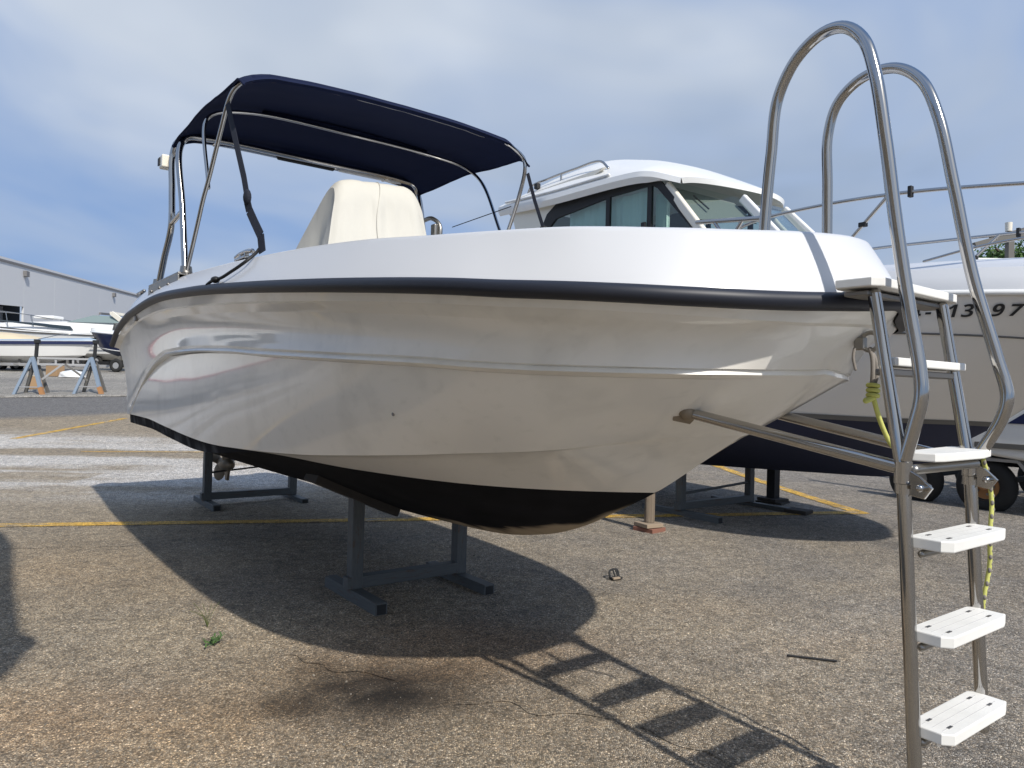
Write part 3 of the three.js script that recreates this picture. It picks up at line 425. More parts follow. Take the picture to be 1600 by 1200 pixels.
// ------------------------------------------------------------ boarding ladder hung from the bow
{
  const t = new Thing('boarding_ladder', 'stainless boarding ladder with white treads and tall hoop handrails hung on the bow', 'ladder', V(-0.03, -0.88, 0));
  const r = 0.0153;
  for (const s of [1, -1]) {
    const hv = 0.18 * s, H = s > 0 ? [[-.446, .36], [-.437, .50], [-.427, .613], [-.411, .757], [-.36, .845], [-.29, .888], [-.229, .884], [-.178, .836], [-.147, .747], [-.116, .569], [-.087, .366], [-.054, .168], [-.026, .02], [-.022, -.04], [-.034, -.10], [-.055, -.185]]
      : [[-.468, .36], [-.472, .6], [-.474, .76], [-.443, .85], [-.37, .90], [-.275, .898], [-.203, .84], [-.156, .729], [-.112, .528], [-.062, .283], [0, .064], [.024, -.03], [.014, -.085], [-.034, -.18]];
    t.part('handrail', tube(H.map((p) => V(p[0], p[1], hv)), r, { seg: 140, rad: 16 }), M.steel);
    t.part('upper_rail', tube([V(-.135, .205, hv), V(-.062, -.20, hv)], r, { rad: 16 }), M.steel);
    t.part('lower_rail', [tube([V(-.056, -.252, hv), V(s > 0 ? -.017 : -.014, -.895 + (s < 0 ? 0.017 : 0), hv)], r, { rad: 16 })], M.steel);
    const col = new THREE.CylinderGeometry(0.0195, 0.0195, 0.05, 20); col.translate(-.058, -.215, hv);
    const col2 = new THREE.CylinderGeometry(0.019, 0.019, 0.022, 20); col2.translate(-.056, -.252, hv);
    const ear = extr([[-.05, -.205], [-.02, -.222], [.005, -.245], [-.01, -.268], [-.05, -.262]], 0.008, 0.002).translate(0, 0, hv - 0.03 * 0 - 0.004);
    t.part('hinge', [col, col2, ear, tube([V(-.012, -.245, hv - 0.02), V(-.012, -.245, hv + 0.02)], 0.009)], M.steel);
    t.part('support_strut', tube([s > 0 ? V(-.64, -.10, .245) : V(-.69, -.105, -.25), V(-.067, -.205, hv)], 0.0155, { rad: 14 }), M.steel);
    const fl = new THREE.CylinderGeometry(0.045, 0.045, 0.012, 5); fl.scale(1, 1, 0.85); fl.rotateX(Math.PI / 2); fl.rotateY(0.75 * s); fl.rotateX(0.5 * s); fl.translate(s > 0 ? -.645 : -.70, -.099, .246 * s); const kn = new THREE.SphereGeometry(0.026, 14, 10); kn.translate(s > 0 ? -.635 : -.69, -.10, .25 * s);
    t.part('mounting_plate', [fl, kn], M.bronze);
  }
  const plank = (pts, w, th) => { const s = new THREE.Shape(pts.map(([u, v]) => new THREE.Vector2(u, v))); const g = new THREE.ExtrudeGeometry(s, { depth: th - 0.006, bevelEnabled: true, bevelSize: 0.003, bevelThickness: 0.003, bevelSegments: 2 }); g.rotateX(Math.PI / 2); g.translate(0, w, 0); return g; };
  const T1 = [[-.205, .225], [-.12, .225], [-.105, .20], [-.118, -.22], [-.13, -.25], [-.2, -.25], [-.215, -.2], [-.215, .2]];
  const topT = t.part('tread', plank(T1, .238, .022), M.tread);
  t.part('tread_bracket', [box(-.165, .206, 0, 0.06, 0.012, 0.42, 0.003)], M.screw, topT);
  const t2 = t.part('tread', plank([[-.125, .165], [-.09, .165], [-.085, .16], [-.085, -.2], [-.16, -.2], [-.16, .1]], .05, .02), M.tread);
  t.part('tread_bracket', [box(-.115, .018, 0, 0.04, 0.016, 0.34, 0.003)], M.screw, t2);
  const t3 = t.part('tread', plank([[-.085, .10], [-.07, .150], [-.012, .13], [-.004, .1], [-.004, -.12], [-.02, -.20], [-.115, -.205]], -.172, .02), M.tread);
  t.part('tread_bracket', [tube([V(-.04, -.207, .165), V(-.04, -.207, -.165)], 0.012)], M.steelDull, t3);
  for (const [w, uo] of [[-.365, 0], [-.578, .004], [-.793, .01]]) {
    const tr = t.part('tread', plank([[-.052 + uo, .158], [.018 + uo, .158], [.036 + uo, .14], [.036 + uo, -.14], [.028 + uo, -.168], [-.04 + uo, -.168], [-.052 + uo, -.155]], w, .026), M.tread);
    t.part('tread_bracket', [tube([V(-.026 + uo, w - .036, .15), V(-.026 + uo, w - .036, -.16)], 0.0095)], M.steelDull, tr);
    const sc = []; for (const v of [.11, -.11]) for (const u of [-.03, .015]) sc.push(box(u + uo, w + 0.0034, v, 0.006, 0.002, 0.02, 0)); t.part('slot', sc, M.screw, tr);
    for (const du of [-.03, -.008, .014]) t.part('groove', [box(du + uo, w + 0.0029, 0, 0.0018, 0.0008, 0.29, 0)], M.grooveGrey, tr);
  }
}
// ropes
{
  const t = new Thing('mooring_line', 'yellow flecked mooring line knotted to the bow eye and trailing over the ladder', 'rope', V(-0.2, -0.3, 0));
  const rp = (a, r, n) => tube(a.map((p) => V(...p)), r, { seg: n, rad: 7 });
  t.part('rope_loop', [rp([[-.235, .085, 0], [-.225, .06, .006], [-.22, .02, .012], [-.222, -.012, .012]], 0.006, 30), rp([[-.235, .085, 0], [-.222, .05, -.006], [-.216, .015, .0], [-.221, -.012, .004]], 0.006, 30), rp([[-.262, .085, .03], [-.262, .062, .035], [-.255, .03, .035]], 0.004, 20)], M.ropeGrey);
  const kn = []; for (let i = 0; i < 3; i++) { const k = new THREE.TorusGeometry(0.012, 0.006, 7, 14); k.rotateX(1.4); k.translate(-.221, -.012 - i * 0.013, .008); kn.push(k); } const tail = rp([[-.221, -.045, .012], [-.224, -.05, .026], [-.225, -.052, .036]], 0.008, 14);
  t.part('knot', [...kn, tail], M.rope);
  t.part('rope', [rp([[-.221, -.04, .006], [-.218, -.075, -.008], [-.215, -.115, -.03], [-.205, -.165, -.06], [-.19, -.19, -.075]], 0.0065, 40)], M.rope);
  const h = []; for (let i = 0; i <= 26; i++) { const k = i / 26; h.push([lerp(-.035, -.03, k) + 0.012 * Math.sin(k * 5), lerp(-.178, -.775, k), -.195 - 0.028 * sstep(0, .12, k) + 0.006 * Math.sin(k * 22) + 0.012 * sstep(.8, 1, k)]); }
  t.part('rope', rp(h, 0.0056, 150), M.rope);
  const flecks = []; for (let i = 0; i < 34; i++) { const k = (i + 0.5) / 34 * 26, a = Math.floor(k), p = h[a], q = h[a + 1], f = k - a; const s = new THREE.SphereGeometry(0.0048, 6, 5); s.scale(1, 1.5, 1); s.translate(lerp(p[0], q[0], f) + 0.0025, lerp(p[1], q[1], f), lerp(p[2], q[2], f) + 0.003 * (i % 2 ? 1 : -1)); flecks.push(s); }
  t.part('dark_fleck', flecks, M.ropeGrey).userData.kind = 'stuff';
}

// ------------------------------------------------------------ steel boat stands and props
function stand(label, u, v0, v1, top0, top1, gw, foot = 0.62, plank) {
  const t = new Thing('boat_stand', label, 'boat stand', V(u, gw, (v0 + v1) / 2), { group: 'steel boat stands' }), b = 0.066;
  for (const [v, top] of [[v0, top0], [v1, top1]]) {
    t.part('foot', [beam(V(u - foot / 2, gw + b / 2, v), V(u + foot / 2, gw + b / 2, v), b, b)], M.standPaint);
    for (const s of [-1, 1]) t.part('open_tube_end', box(u + s * (foot / 2 + 0.0005), gw + b / 2, v, 0.002, b - 0.018, b - 0.018, 0), M.standDark);
    t.part('post', [beam(V(u, gw + b, v), V(u, top, v), b, b, V(0, 0, 1))], M.standPaint);
  }
  t.part('crossbar', [beam(V(u, gw + b + b / 2, v0 + b / 2 + 0.02), V(u, gw + b + b / 2, v1 - b / 2), b * 0.96, b * 0.94)], M.standPaint);
  return t;
}
const s1 = stand('grey steel boat stand under the middle of the white hull, with a plank on top', -2.78, .27, -.37, -.63, -.60, -1.168, .62);
s1.part('bearing_plank', [beam(V(-2.78, -.51, .52), V(-2.78, -.715, .06), 0.16, 0.05, V(0, 1, 0))], M.woodGrey);
const s2 = stand('dark steel boat stand under the stern beside the propeller', -6.05, .17, -.60, -.60, -.50, -1.164, .66);
s2.part('tie_rod', tube([V(-6.05, -.86, .17), V(-6.05, -.80, -.60)], 0.008), M.standDark);
const s3 = stand('grey steel boat stand under the blue bottom of the cabin boat', -3.5, -3.13, -4.12, -.60, -.62, -1.132, .85);
s3.part('tie_rod', tube([V(-3.5, -.93, -3.13), V(-3.5, -.88, -4.12)], 0.012), M.standPaint);
{
  const t = new Thing('wooden_prop', 'round weathered wooden post on small timber blocks beside the bow of the white boat', 'prop', V(-3.19, -1.14, -2.4));
  const g = new THREE.CylinderGeometry(0.036, 0.04, 0.80, 14, 12); const p = g.attributes.position; for (let i = 0; i < p.count; i++) { const n = 1 + 0.12 * (vnoise(p.getX(i) * 40, p.getY(i) * 5, p.getZ(i) * 40) - 0.5); p.setX(i, p.getX(i) * n); p.setZ(i, p.getZ(i) * n); } g.computeVertexNormals(); g.translate(-3.19, -.66, -2.4);
  t.part('post', g, std([0.33, 0.27, 0.21], { roughness: 0.95, map: tex(256, (x, y) => { const v = 0.6 + 0.5 * pf(x, y * 0.25, 24, 3, 3); return [v, v * 0.98, v * 0.95]; }), bumpMap: clothBump, bumpScale: 0.01 }));
  t.part('timber_block', box(-3.19, -1.115, -2.4, 0.19, 0.035, 0.17, 0.004, 0.1), M.woodRed); t.part('timber_block', box(-3.19, -1.078, -2.39, 0.17, 0.03, 0.16, 0.004, -0.15), M.wood);
}
{
  const t = new Thing('steel_prop', 'dark square steel prop on timber blocks under the cabin boat', 'prop', V(-3.47, -1.12, -4.46));
  t.part('post', beam(V(-3.47, -1.05, -4.46), V(-3.47, -.30, -4.46), 0.09, 0.09, V(0, 0, 1)), M.standDark);
  t.part('timber_block', box(-3.47, -1.10, -4.46, 0.26, 0.04, 0.22, 0.004, 0.2), M.woodGrey); t.part('timber_block', box(-3.47, -1.065, -4.46, 0.22, 0.03, 0.2, 0.004, -0.1), M.woodGrey);
  const q = new Thing('timber_block', 'dark timber block under the foot of the stand below the cabin boat', 'timber', V(-2.98, -1.12, -4.15)); q.part('block', box(-3.0, -1.10, -4.15, 0.2, 0.06, 0.16, 0.004, 0.15), M.woodGrey);
}

// ------------------------------------------------------------ cabin boat beside it
{
  const Z = -3.6, t = new Thing('cabin_boat', 'white cabin boat with dark blue bottom and curtained windows behind the motorboat', 'boat', V(-3.2, -1.12, Z));
  const cv = (pts) => { const c = hullCurve(pts); return (k) => { const p = c(k); p.z += Z; return p; }; };
  const C = { rub: [[-.15, 0, .52], [-.22, .2, .525], [-.34, .42, .535], [-.55, .64, .55], [-.85, .81, .565], [-1.5, .965, .595], [-2.5, 1.03, .64], [-4, 1.06, .72], [-6.2, 1.02, .84], [-7.4, .98, .90]],
    line: [[-.55, 0, .30], [-.62, .22, .305], [-.72, .42, .31], [-.85, .58, .32], [-1.05, .74, .335], [-1.5, .92, .36], [-2.5, 1.0, .40], [-4, 1.03, .47], [-6.2, 1.0, .55], [-7.4, .96, .6]],
    boot: [[-1.24, 0, -.215], [-1.29, .15, -.21], [-1.38, .33, -.205], [-1.5, .5, -.203], [-1.72, .70, -.2], [-2.0, .82, -.195], [-2.5, .93, -.19], [-4, .98, -.2], [-6.2, .97, -.22], [-7.4, .93, -.24]],
    chine: [[-1.38, 0, -.30], [-1.43, .14, -.30], [-1.53, .3, -.305], [-1.68, .48, -.31], [-1.9, .64, -.32], [-2.15, .75, -.33], [-2.5, .86, -.34], [-4, .92, -.36], [-6.2, .92, -.38], [-7.4, .9, -.4]],
    keel: [[-1.38, 0, -.30], [-1.41, 0, -.325], [-1.5, 0, -.40], [-1.65, 0, -.50], [-1.8, 0, -.585], [-1.95, 0, -.63], [-2.5, 0, -.66], [-4, 0, -.72], [-6.2, 0, -.78], [-7.4, 0, -.8]] };
  const c = Object.fromEntries(Object.entries(C).map(([k, v]) => [k, cv(v)])), N = 70, row = (f) => Array.from({ length: N + 1 }, (_, i) => f(i / N)), mix = (a, b, s) => (k) => a(k).lerp(b(k), s);
  const hull = loft([row(c.rub), row(mix(c.rub, c.line, 0.5)), row(c.line), row(mix(c.line, c.boot, 0.33)), row(mix(c.line, c.boot, 0.66)), row(c.boot)], { crease: 0.5 });
  t.part('hull', both(hull, Z), M.whiteShade);
  const bot = loft([row(c.boot), row(c.chine), row(mix(c.chine, c.keel, 0.5)), row(c.keel)], { crease: 0.4 }); t.part('antifouling_bottom', both(bot, Z), M.navyBottom);
  const stripe = (f, d, r) => tube(row((k) => { const p = f(k); p.z += 0.004; p.y += d; return p; }).slice(4), r, { rad: 6, seg: 140 });
  t.part('boot_stripe', loft([row((k) => { const p = c.boot(k); p.z += 0.006; p.y -= 0.004; return p; }), row((k) => { const p = mix(c.boot, c.line, 0.05)(k); p.z += 0.007; return p; })], { crease: 1 }), M.greySteel);
  t.part('trim_line', [stripe(c.line, 0, 0.006)], M.greySteel); t.part('rub_moulding', both(stripe(c.rub, 0, 0.018), Z), M.white);
  // deck cap and crowned foredeck
  const ins = (k, i, w) => { const p = c.rub(k); return V(p.x - 0.15 * i * (1 - k), p.y + w, Z + (p.z - Z) * (1 - i)); };
  const deck = loft([row((k) => ins(k, 0, 0.0)), row((k) => ins(k, 0.0, 0.03)), row((k) => ins(k, 0.035, 0.10)), row((k) => ins(k, 0.07, 0.155)), row((k) => ins(k, 0.11, 0.165)), row((k) => ins(k, 0.2, 0.17)), row((k) => ins(k, 0.28, 0.215)), row((k) => ins(k, 0.4, 0.245)), row((k) => ins(k, 0.65, 0.262)), row((k) => ins(k, 1, 0.27))], { crease: 0.55 });
  t.part('deck', both(deck, Z), M.gelTop);
  // registration on the bow
  const font = await new FontLoader().loadAsync('fonts/droid/droid_sans_bold.typeface.json');
  const chars = [['P', -1.74], ['M', -1.60], ['-', -1.44], ['4', -1.385], ['-', -1.305], ['1', -1.265], ['1', -1.195], ['3', -1.125], ['-', -1.04], ['9', -.99], ['7', -.915]], tg = [];
  const hullAt = (u, w) => { let s = 0.3, p; for (let k = 0; k < 12; k++) { const f = mix(c.rub, c.line, s); p = atU(f, u); let lo = 0, hi = 1; for (let q = 0; q < 40; q++) { const m = (lo + hi) / 2; if (f(m).x > u) lo = m; else hi = m; } const a = c.rub(lo), b = c.line(lo); s = clamp((a.y - w) / (a.y - b.y)); } return p.z; };
  for (const [ch, u] of chars) { const g = new TextGeometry(ch, { font, size: 0.076, depth: 0.002, curveSegments: 4, bevelEnabled: false }); const m = new THREE.Matrix4().makeShear(0, 0, 0.22, 0, 0, 0); g.applyMatrix4(m); const s = 0.05, z0 = hullAt(u, .45), z1 = hullAt(u + s, .45), a = Math.atan2(z1 - z0, s), z2 = hullAt(u, .51); g.rotateX(Math.atan2(z2 - z0, 0.06)); g.scale(1.12, 1, 1); g.rotateY(-a); g.translate(u, .441, z0 + 0.007); tg.push(g); }
  t.part('registration_number', tg, M.black);
  // roof: crowned shell with overhanging visor
  const ru = [[-5.95, 2.01, .76, 2.14], [-5.6, 1.98, .80, 2.26], [-5.2, 1.955, .82, 2.33], [-4.8, 1.94, .83, 2.345], [-4.2, 1.935, .83, 2.225], [-3.7, 1.915, .83, 2.05], [-3.4, 1.885, .81, 1.91], [-3.2, 1.84, .78, 1.81], [-3.05, 1.79, .74, 1.73]];
  const fy = pchip(ru.map((p) => p[0]), ru.map((p) => p[1])), fh = pchip(ru.map((p) => p[0]), ru.map((p) => p[2])), fc = pchip(ru.map((p) => p[0]), ru.map((p) => p[3]));
  const roofRow = (u, th) => { const r = []; for (let j = -24; j <= 24; j++) { const s = j / 24, as = Math.abs(s); const edge = Math.pow(as, 9); r.push(V(u - 0.30 * s * s * sstep(-4, -3.05, u), lerp(fc(u), fy(u), Math.pow(as, 2.3)) - 0.03 * edge + th, Z + fh(u) * s)); } return r; };
  const US = Array.from({ length: 41 }, (_, i) => lerp(-5.95, -3.05, i / 40));
  const up = US.map((u) => roofRow(u, 0)), lo = US.map((u) => roofRow(u, lerp(-0.1, -0.045, sstep(-3.6, -3.05, u))).map((p) => V(p.x, p.y - 0.0, Z + (p.z - Z) * 0.97)));
  const edgeL = (j) => loft([up.map((r) => r[j]), up.map((r) => V(r[j].x, r[j].y - 0.05, Z + (r[j].z - Z) * 1.012)), lo.map((r) => r[j])], { crease: 0.8 }), endE = (i) => loft([up[i], up[i].map((p, k) => p.clone().lerp(lo[i][k], 0.5)), lo[i]], { crease: 0.8 });
  const roof = t.part('cabin_roof', [loft(up, { crease: 0.6 }), loft(lo, { crease: 0.6 }), edgeL(0), edgeL(48), endE(0), endE(40)], M.white);
  t.part('roof_moulding', [tube(US.slice(2, 26).map((u, i) => V(u, fy(u) + 0.005 - 0.0, Z + fh(u) * 0.985)), 0.014, { rad: 6 })], M.white, roof);
  const rr = [[-5.57, 2.03], [-5.50, 2.13], [-5.2, 2.16], [-4.8, 2.17], [-4.42, 2.16], [-4.31, 2.07]];
  for (const s of [1, -1]) t.part('roof_rail', [tube(rr.map((p) => V(p[0], p[1], Z + s * .66)), 0.012, { seg: 50 }), tube([V(-5.0, 2.02, Z + s * .66), V(-5.0, 2.165, Z + s * .66)], 0.011)], M.steel);
  t.part('deck_lamp', [box(-5.34, 2.10, Z + .70, 0.06, 0.06, 0.05, 0.01)], M.black);
  // cabin sides with window openings: wall pieces below and behind the glass, dark window band around the panes
  const zs = Z + .70;
  const sidePanel = (pts, d, b = 0.004) => extr(pts, d, b).translate(0, 0, 0);
  for (const s of [1, -1]) {
    const place = (g) => { const h = g; h.translate(0, 0, s > 0 ? zs : 2 * Z - zs - 0.03); return h; };
    t.part('cabin_side', place(sidePanel([[-5.72, .85], [-3.0, .80], [-3.06, 1.10], [-5.16, 1.36], [-5.28, 1.52], [-5.14, 1.74], [-4.9, 1.90], [-4.5, 1.985], [-4.3, 2.06], [-5.75, 2.02], [-5.80, 1.90], [-5.70, 1.78], [-5.58, 1.5]], 0.03)), M.cream);
    // window frame with hole panes
    const outer = new THREE.Shape([[-5.28, 1.38], [-5.24, 1.58], [-5.12, 1.76], [-4.9, 1.885], [-4.55, 1.955], [-4.1, 1.955], [-3.78, 1.88], [-3.58, 1.78], [-3.05, 1.22], [-3.10, 1.10]].map((p) => new THREE.Vector2(...p)));
    const panes = [[[-5.16, 1.38], [-5.13, 1.58], [-4.97, 1.69], [-4.25, 1.755], [-4.25, 1.28]], [[-4.20, 1.27], [-4.20, 1.76], [-3.73, 1.765], [-3.73, 1.2]], [[-3.68, 1.2], [-3.68, 1.76], [-3.61, 1.72], [-3.14, 1.22], [-3.17, 1.14]]];
    for (const p of panes) outer.holes.push(new THREE.Path([...p].reverse().map((q) => new THREE.Vector2(...q))));
    const fg = new THREE.ExtrudeGeometry(outer, { depth: 0.026, bevelEnabled: false }); fg.translate(0, 0, s > 0 ? zs + 0.012 : 2 * Z - zs - 0.038);
    const fm = t.part('window_frame', fg, M.black);
    if (s > 0) { t.part('window_latch', box(-3.76, 1.40, zs + 0.045, 0.05, 0.10, 0.02, 0.004), M.black, fm); }
    panes.forEach((p) => { const g = new THREE.ExtrudeGeometry(new THREE.Shape(p.map((q) => new THREE.Vector2(...q))), { depth: 0.004, bevelEnabled: false }); g.translate(0, 0, s > 0 ? zs + 0.022 : 2 * Z - zs - 0.026); t.part('window_pane', g, M.glass, fm); });
    // pleated curtains
    const cur = (u0, u1, w0, w1, zo) => { const rows = []; for (const k of [0, 0.25, 0.5, 0.75, 1]) { const r = []; for (let i = 0; i <= 60; i++) { const u = lerp(u0, u1, i / 60); r.push(V(u, lerp(w0, w1, k), (s > 0 ? zs - zo : 2 * Z - zs + zo) + 0.014 * Math.sin(i * 1.05) + 0.008 * Math.sin(i * 0.47 + k))); } rows.push(r); } return loft(rows, { crease: 1 }); };
    if (s > 0) t.part('curtain', [cur(-4.85, -3.80, 1.1, 1.76, 0.05), cur(-3.70, -3.56, 1.1, 1.70, 0.06)], M.curtain);
  }
  // windscreen pillars, panes
  const pil = (a, b, w) => beam(V(...a), V(...b), w, 0.08, V(0.4, 1, 0), 0.02);
  for (const s of [1, -1]) t.part('pillar', [beam(V(-3.54, 1.745, Z + .70 * s), V(-3.02, 1.16, Z + .745 * s), 0.055, 0.08, V(0.3, 1, 0), 0.02)], M.cream);
  t.part('pillar', [pil([-3.06, 1.61, Z + .30], [-2.62, 1.16, Z + .34], 0.05)], M.white); t.part('pillar', [pil([-3.06, 1.61, Z - .30], [-2.62, 1.16, Z - .34], 0.05)], M.white);
  const quad = (a, b, c2, d) => loft([[V(...a), V(...b)], [V(...d), V(...c2)]], { crease: 1 });
  for (const q of [1, -1]) t.part('windscreen_pane', quad([-3.56, 1.80, Z + .66 * q], [-3.08, 1.61, Z + .31 * q], [-2.63, 1.14, Z + .36 * q], [-2.98, 1.10, Z + .76 * q]), M.glass);
  t.part('windscreen_pane', quad([-3.06, 1.62, Z + .29], [-3.06, 1.62, Z - .29], [-2.61, 1.14, Z - .33], [-2.61, 1.14, Z + .33]), M.glass);
  t.part('windscreen_blind', quad([-3.54, 1.74, Z + .60], [-3.14, 1.58, Z + .30], [-2.90, 1.36, Z + .31], [-3.22, 1.40, Z + .66]), std([0.16, 0.18, 0.165], { roughness: 0.8 }));
  t.part('wiper', [tube([V(-3.36, 1.64, Z + .56), V(-3.20, 1.50, Z + .56)], 0.007), tube([V(-2.95, 1.49, Z - .3), V(-2.66, 1.20, Z - .42)], 0.01)], M.black);
  t.part('dashboard', [box(-3.3, 1.0, Z, 1.1, 0.25, 1.3, 0.03), box(-5.7, 1.4, Z, 0.04, 1.1, 1.3, 0.01), box(-4.4, .92, Z, 2.6, 0.04, 1.36, 0.01)], M.cabinInside);
  // bow rails
  for (const s of [1, -1]) {
    const R = [[-2.9, 1.20, .72], [-2.6, 1.25, .80], [-2.0, 1.255, .87], [-1.45, 1.235, .86], [-.95, 1.20, .76], [-.6, 1.18, .6], [-.3, 1.17, .36], [-.18, 1.165, .12]], q = (p) => V(p[0], p[1], Z + p[2] * s);
    t.part('bow_rail', [tube(R.map(q), 0.0125, { seg: 90 }), tube([V(-1.55, 1.24, Z + .865 * s), V(-1.95, .86, Z + .84 * s)], 0.012), tube([V(-.5, 1.172, Z + .52 * s), V(-.62, .70, Z + .58 * s)], 0.012)], M.steel);
    t.part('lower_bow_rail', tube([[-1.35, .80, .82], [-1.05, .855, .79], [-.7, .90, .66], [-.4, .92, .45]].map(q), 0.008, { seg: 40 }), M.steel);
    t.part('rail_clamp', [box(-1.42, 1.235, Z + .86 * s, 0.025, 0.07, 0.035, 0.005), box(-1.72, 1.08, Z + .853 * s, 0.05, 0.03, 0.035, 0.005)], M.black);
  }
  t.part('deck_handle', [tube([V(-3.02, 1.30, Z + .92), V(-2.45, 1.235, Z + .92)], 0.018), tube([V(-2.86, 1.28, Z + .92), V(-2.75, 1.10, Z + .90), V(-2.72, .95, Z + .9)], 0.015), tube([V(-2.6, 1.25, Z + .92), V(-2.72, 1.10, Z + .90), V(-2.74, .95, Z + .9)], 0.015)], M.steel);
}

// ------------------------------------------------------------ trailer with a small boat at the right edge
{
  const t = new Thing('boat_trailer', 'twin axle boat trailer with pale mudguards at the right edge of the yard', 'trailer', V(-2.3, -1.125, -6.4)), zv = -5.95;
  for (const u of [-2.80, -2.15]) for (const v of [zv, zv - 1.55]) {
    const ty = new THREE.TorusGeometry(0.19, 0.075, 14, 36); ty.scale(1, 1, 1.1); ty.translate(u, -.865, v); const w = t.part('wheel', ty, M.rubber);
    const rim = new THREE.CylinderGeometry(0.135, 0.12, 0.09, 28, 1, true); rim.rotateX(Math.PI / 2); rim.translate(u, -.865, v + 0.01); const disc = new THREE.CylinderGeometry(0.13, 0.13, 0.02, 28); disc.rotateX(Math.PI / 2); disc.translate(u, -.865, v + 0.02); const cap = new THREE.CylinderGeometry(0.035, 0.04, 0.06, 16); cap.rotateX(Math.PI / 2); cap.translate(u, -.865, v + 0.04);
    t.part('rim', [rim, disc, cap], u < -2.5 ? M.galv : M.rust, w); const nuts = []; for (let k = 0; k < 5; k++) { const n = new THREE.CylinderGeometry(0.012, 0.012, 0.02, 6); n.rotateX(Math.PI / 2); n.translate(u + 0.075 * Math.cos(k * 1.257), -.865 + 0.075 * Math.sin(k * 1.257), v + 0.036); nuts.push(n); } t.part('wheel_nut', nuts, M.screw, w);
  }
  for (const v of [zv - 0.24, zv - 1.3]) t.part('chassis_rail', beam(V(-3.6, -.62, v), V(0.4, -.60, v), 0.07, 0.13), M.black);
  for (const u of [-2.80, -2.15, -1.2]) t.part('axle', beam(V(u, -.84, zv + 0.02), V(u, -.84, zv - 1.6), 0.05, 0.05), M.standDark);
  for (const v of [zv, zv - 1.55]) t.part('mudguard', [beam(V(-2.55, -.60, v), V(-1.86, -.60, v), 0.20, 0.03), beam(V(-1.86, -.60, v), V(-1.66, -.86, v), 0.20, 0.03)], M.galv);
  const lb = t.part('lamp_board', box(-1.72, -.68, zv + 0.02, 0.05, 0.12, 0.10, 0.01), M.galv); t.part('tail_lamp', box(-1.71, -.665, zv + 0.075, 0.09, 0.07, 0.04, 0.012), M.lampRed, lb);
  const s = new Thing('small_boat', 'small white boat with a dark blue stripe on the trailer at the right edge', 'boat', V(-1.0, -.55, -6.4));
  const prof = [[-2.36, -.50], [-2.26, -.40], [-2.15, -.30], [-1.82, -.04], [-1.2, .06], [.9, .10], [.9, -.50], [-1.6, -.56]];
  s.part('hull', extr(prof, 1.2, 0.05, 4).translate(0, 0, -7.05), M.white);
  s.part('side_stripe', extr([[-1.93, -.25], [-1.70, -.08], [.8, .02], [.8, -.20], [-1.4, -.25]], 0.006, 0.001).translate(0, 0, -5.797), M.navy);
  s.part('grey_moulding', beam(V(-2.2, -.46, -5.82), V(.8, -.47, -5.82), 0.08, 0.05), M.greySteel);
}

// ------------------------------------------------------------ boat arch, lamp and trees over the cabin boat's deck
{
  const t = new Thing('arched_boat', 'boat with a grey framed arch and cream lamp behind the cabin boat', 'boat', new THREE.Vector3(8.2, 0.13, -11.2), { yard: false }), w = (x, y, z) => new THREE.Vector3(x - 8.2, y - 0.13, z + 11.2);
  t.part('hull', [extr([[-2.6, 0.7], [-2.9, 1.9], [3, 2.1], [3, 0.8], [0, 0.45]], 2.0, 0.12, 3).translate(0.9, 0, -2.1)], M.white);
  t.part('deck', [box(1.0, 2.35, -1.0, 5.4, 0.5, 1.7, 0.15)], M.white);
  t.part('arch', [beam(w(6.86, 3.34, -11), w(7.13, 3.42, -11), 0.09, 0.07), beam(w(7.13, 3.42, -11), w(7.6, 3.54, -11), 0.10, 0.12), beam(w(7.6, 3.54, -11), w(8.6, 3.72, -11), 0.10, 0.14)], M.greySteel);
  t.part('arch_post', [beam(w(7.40, 3.5, -11), w(7.40, 2.7, -11), 0.09, 0.09, new THREE.Vector3(0, 0, 1)), beam(w(8.5, 3.7, -11), w(8.5, 2.7, -11), 0.09, 0.09, new THREE.Vector3(0, 0, 1))], M.greySteel);
  t.part('windscreen_bar', tube([w(6.88, 3.34, -11), w(6.76, 3.08, -11)], 0.022), M.white);
  const l = new THREE.CylinderGeometry(0.05, 0.045, 0.13, 14); l.translate(7.38 - 8.2, 3.62 - 0.13, 0.2); t.part('masthead_lamp', l, M.cream);
  t.part('aerial_plate', [box(7.05 - 8.2, 3.115 - 0.13, 0.2, 0.46, 0.035, 0.22, 0.01), box(7.07 - 8.2, 3.04 - 0.13, 0.2, 0.05, 0.12, 0.05, 0.01)], M.white);
}
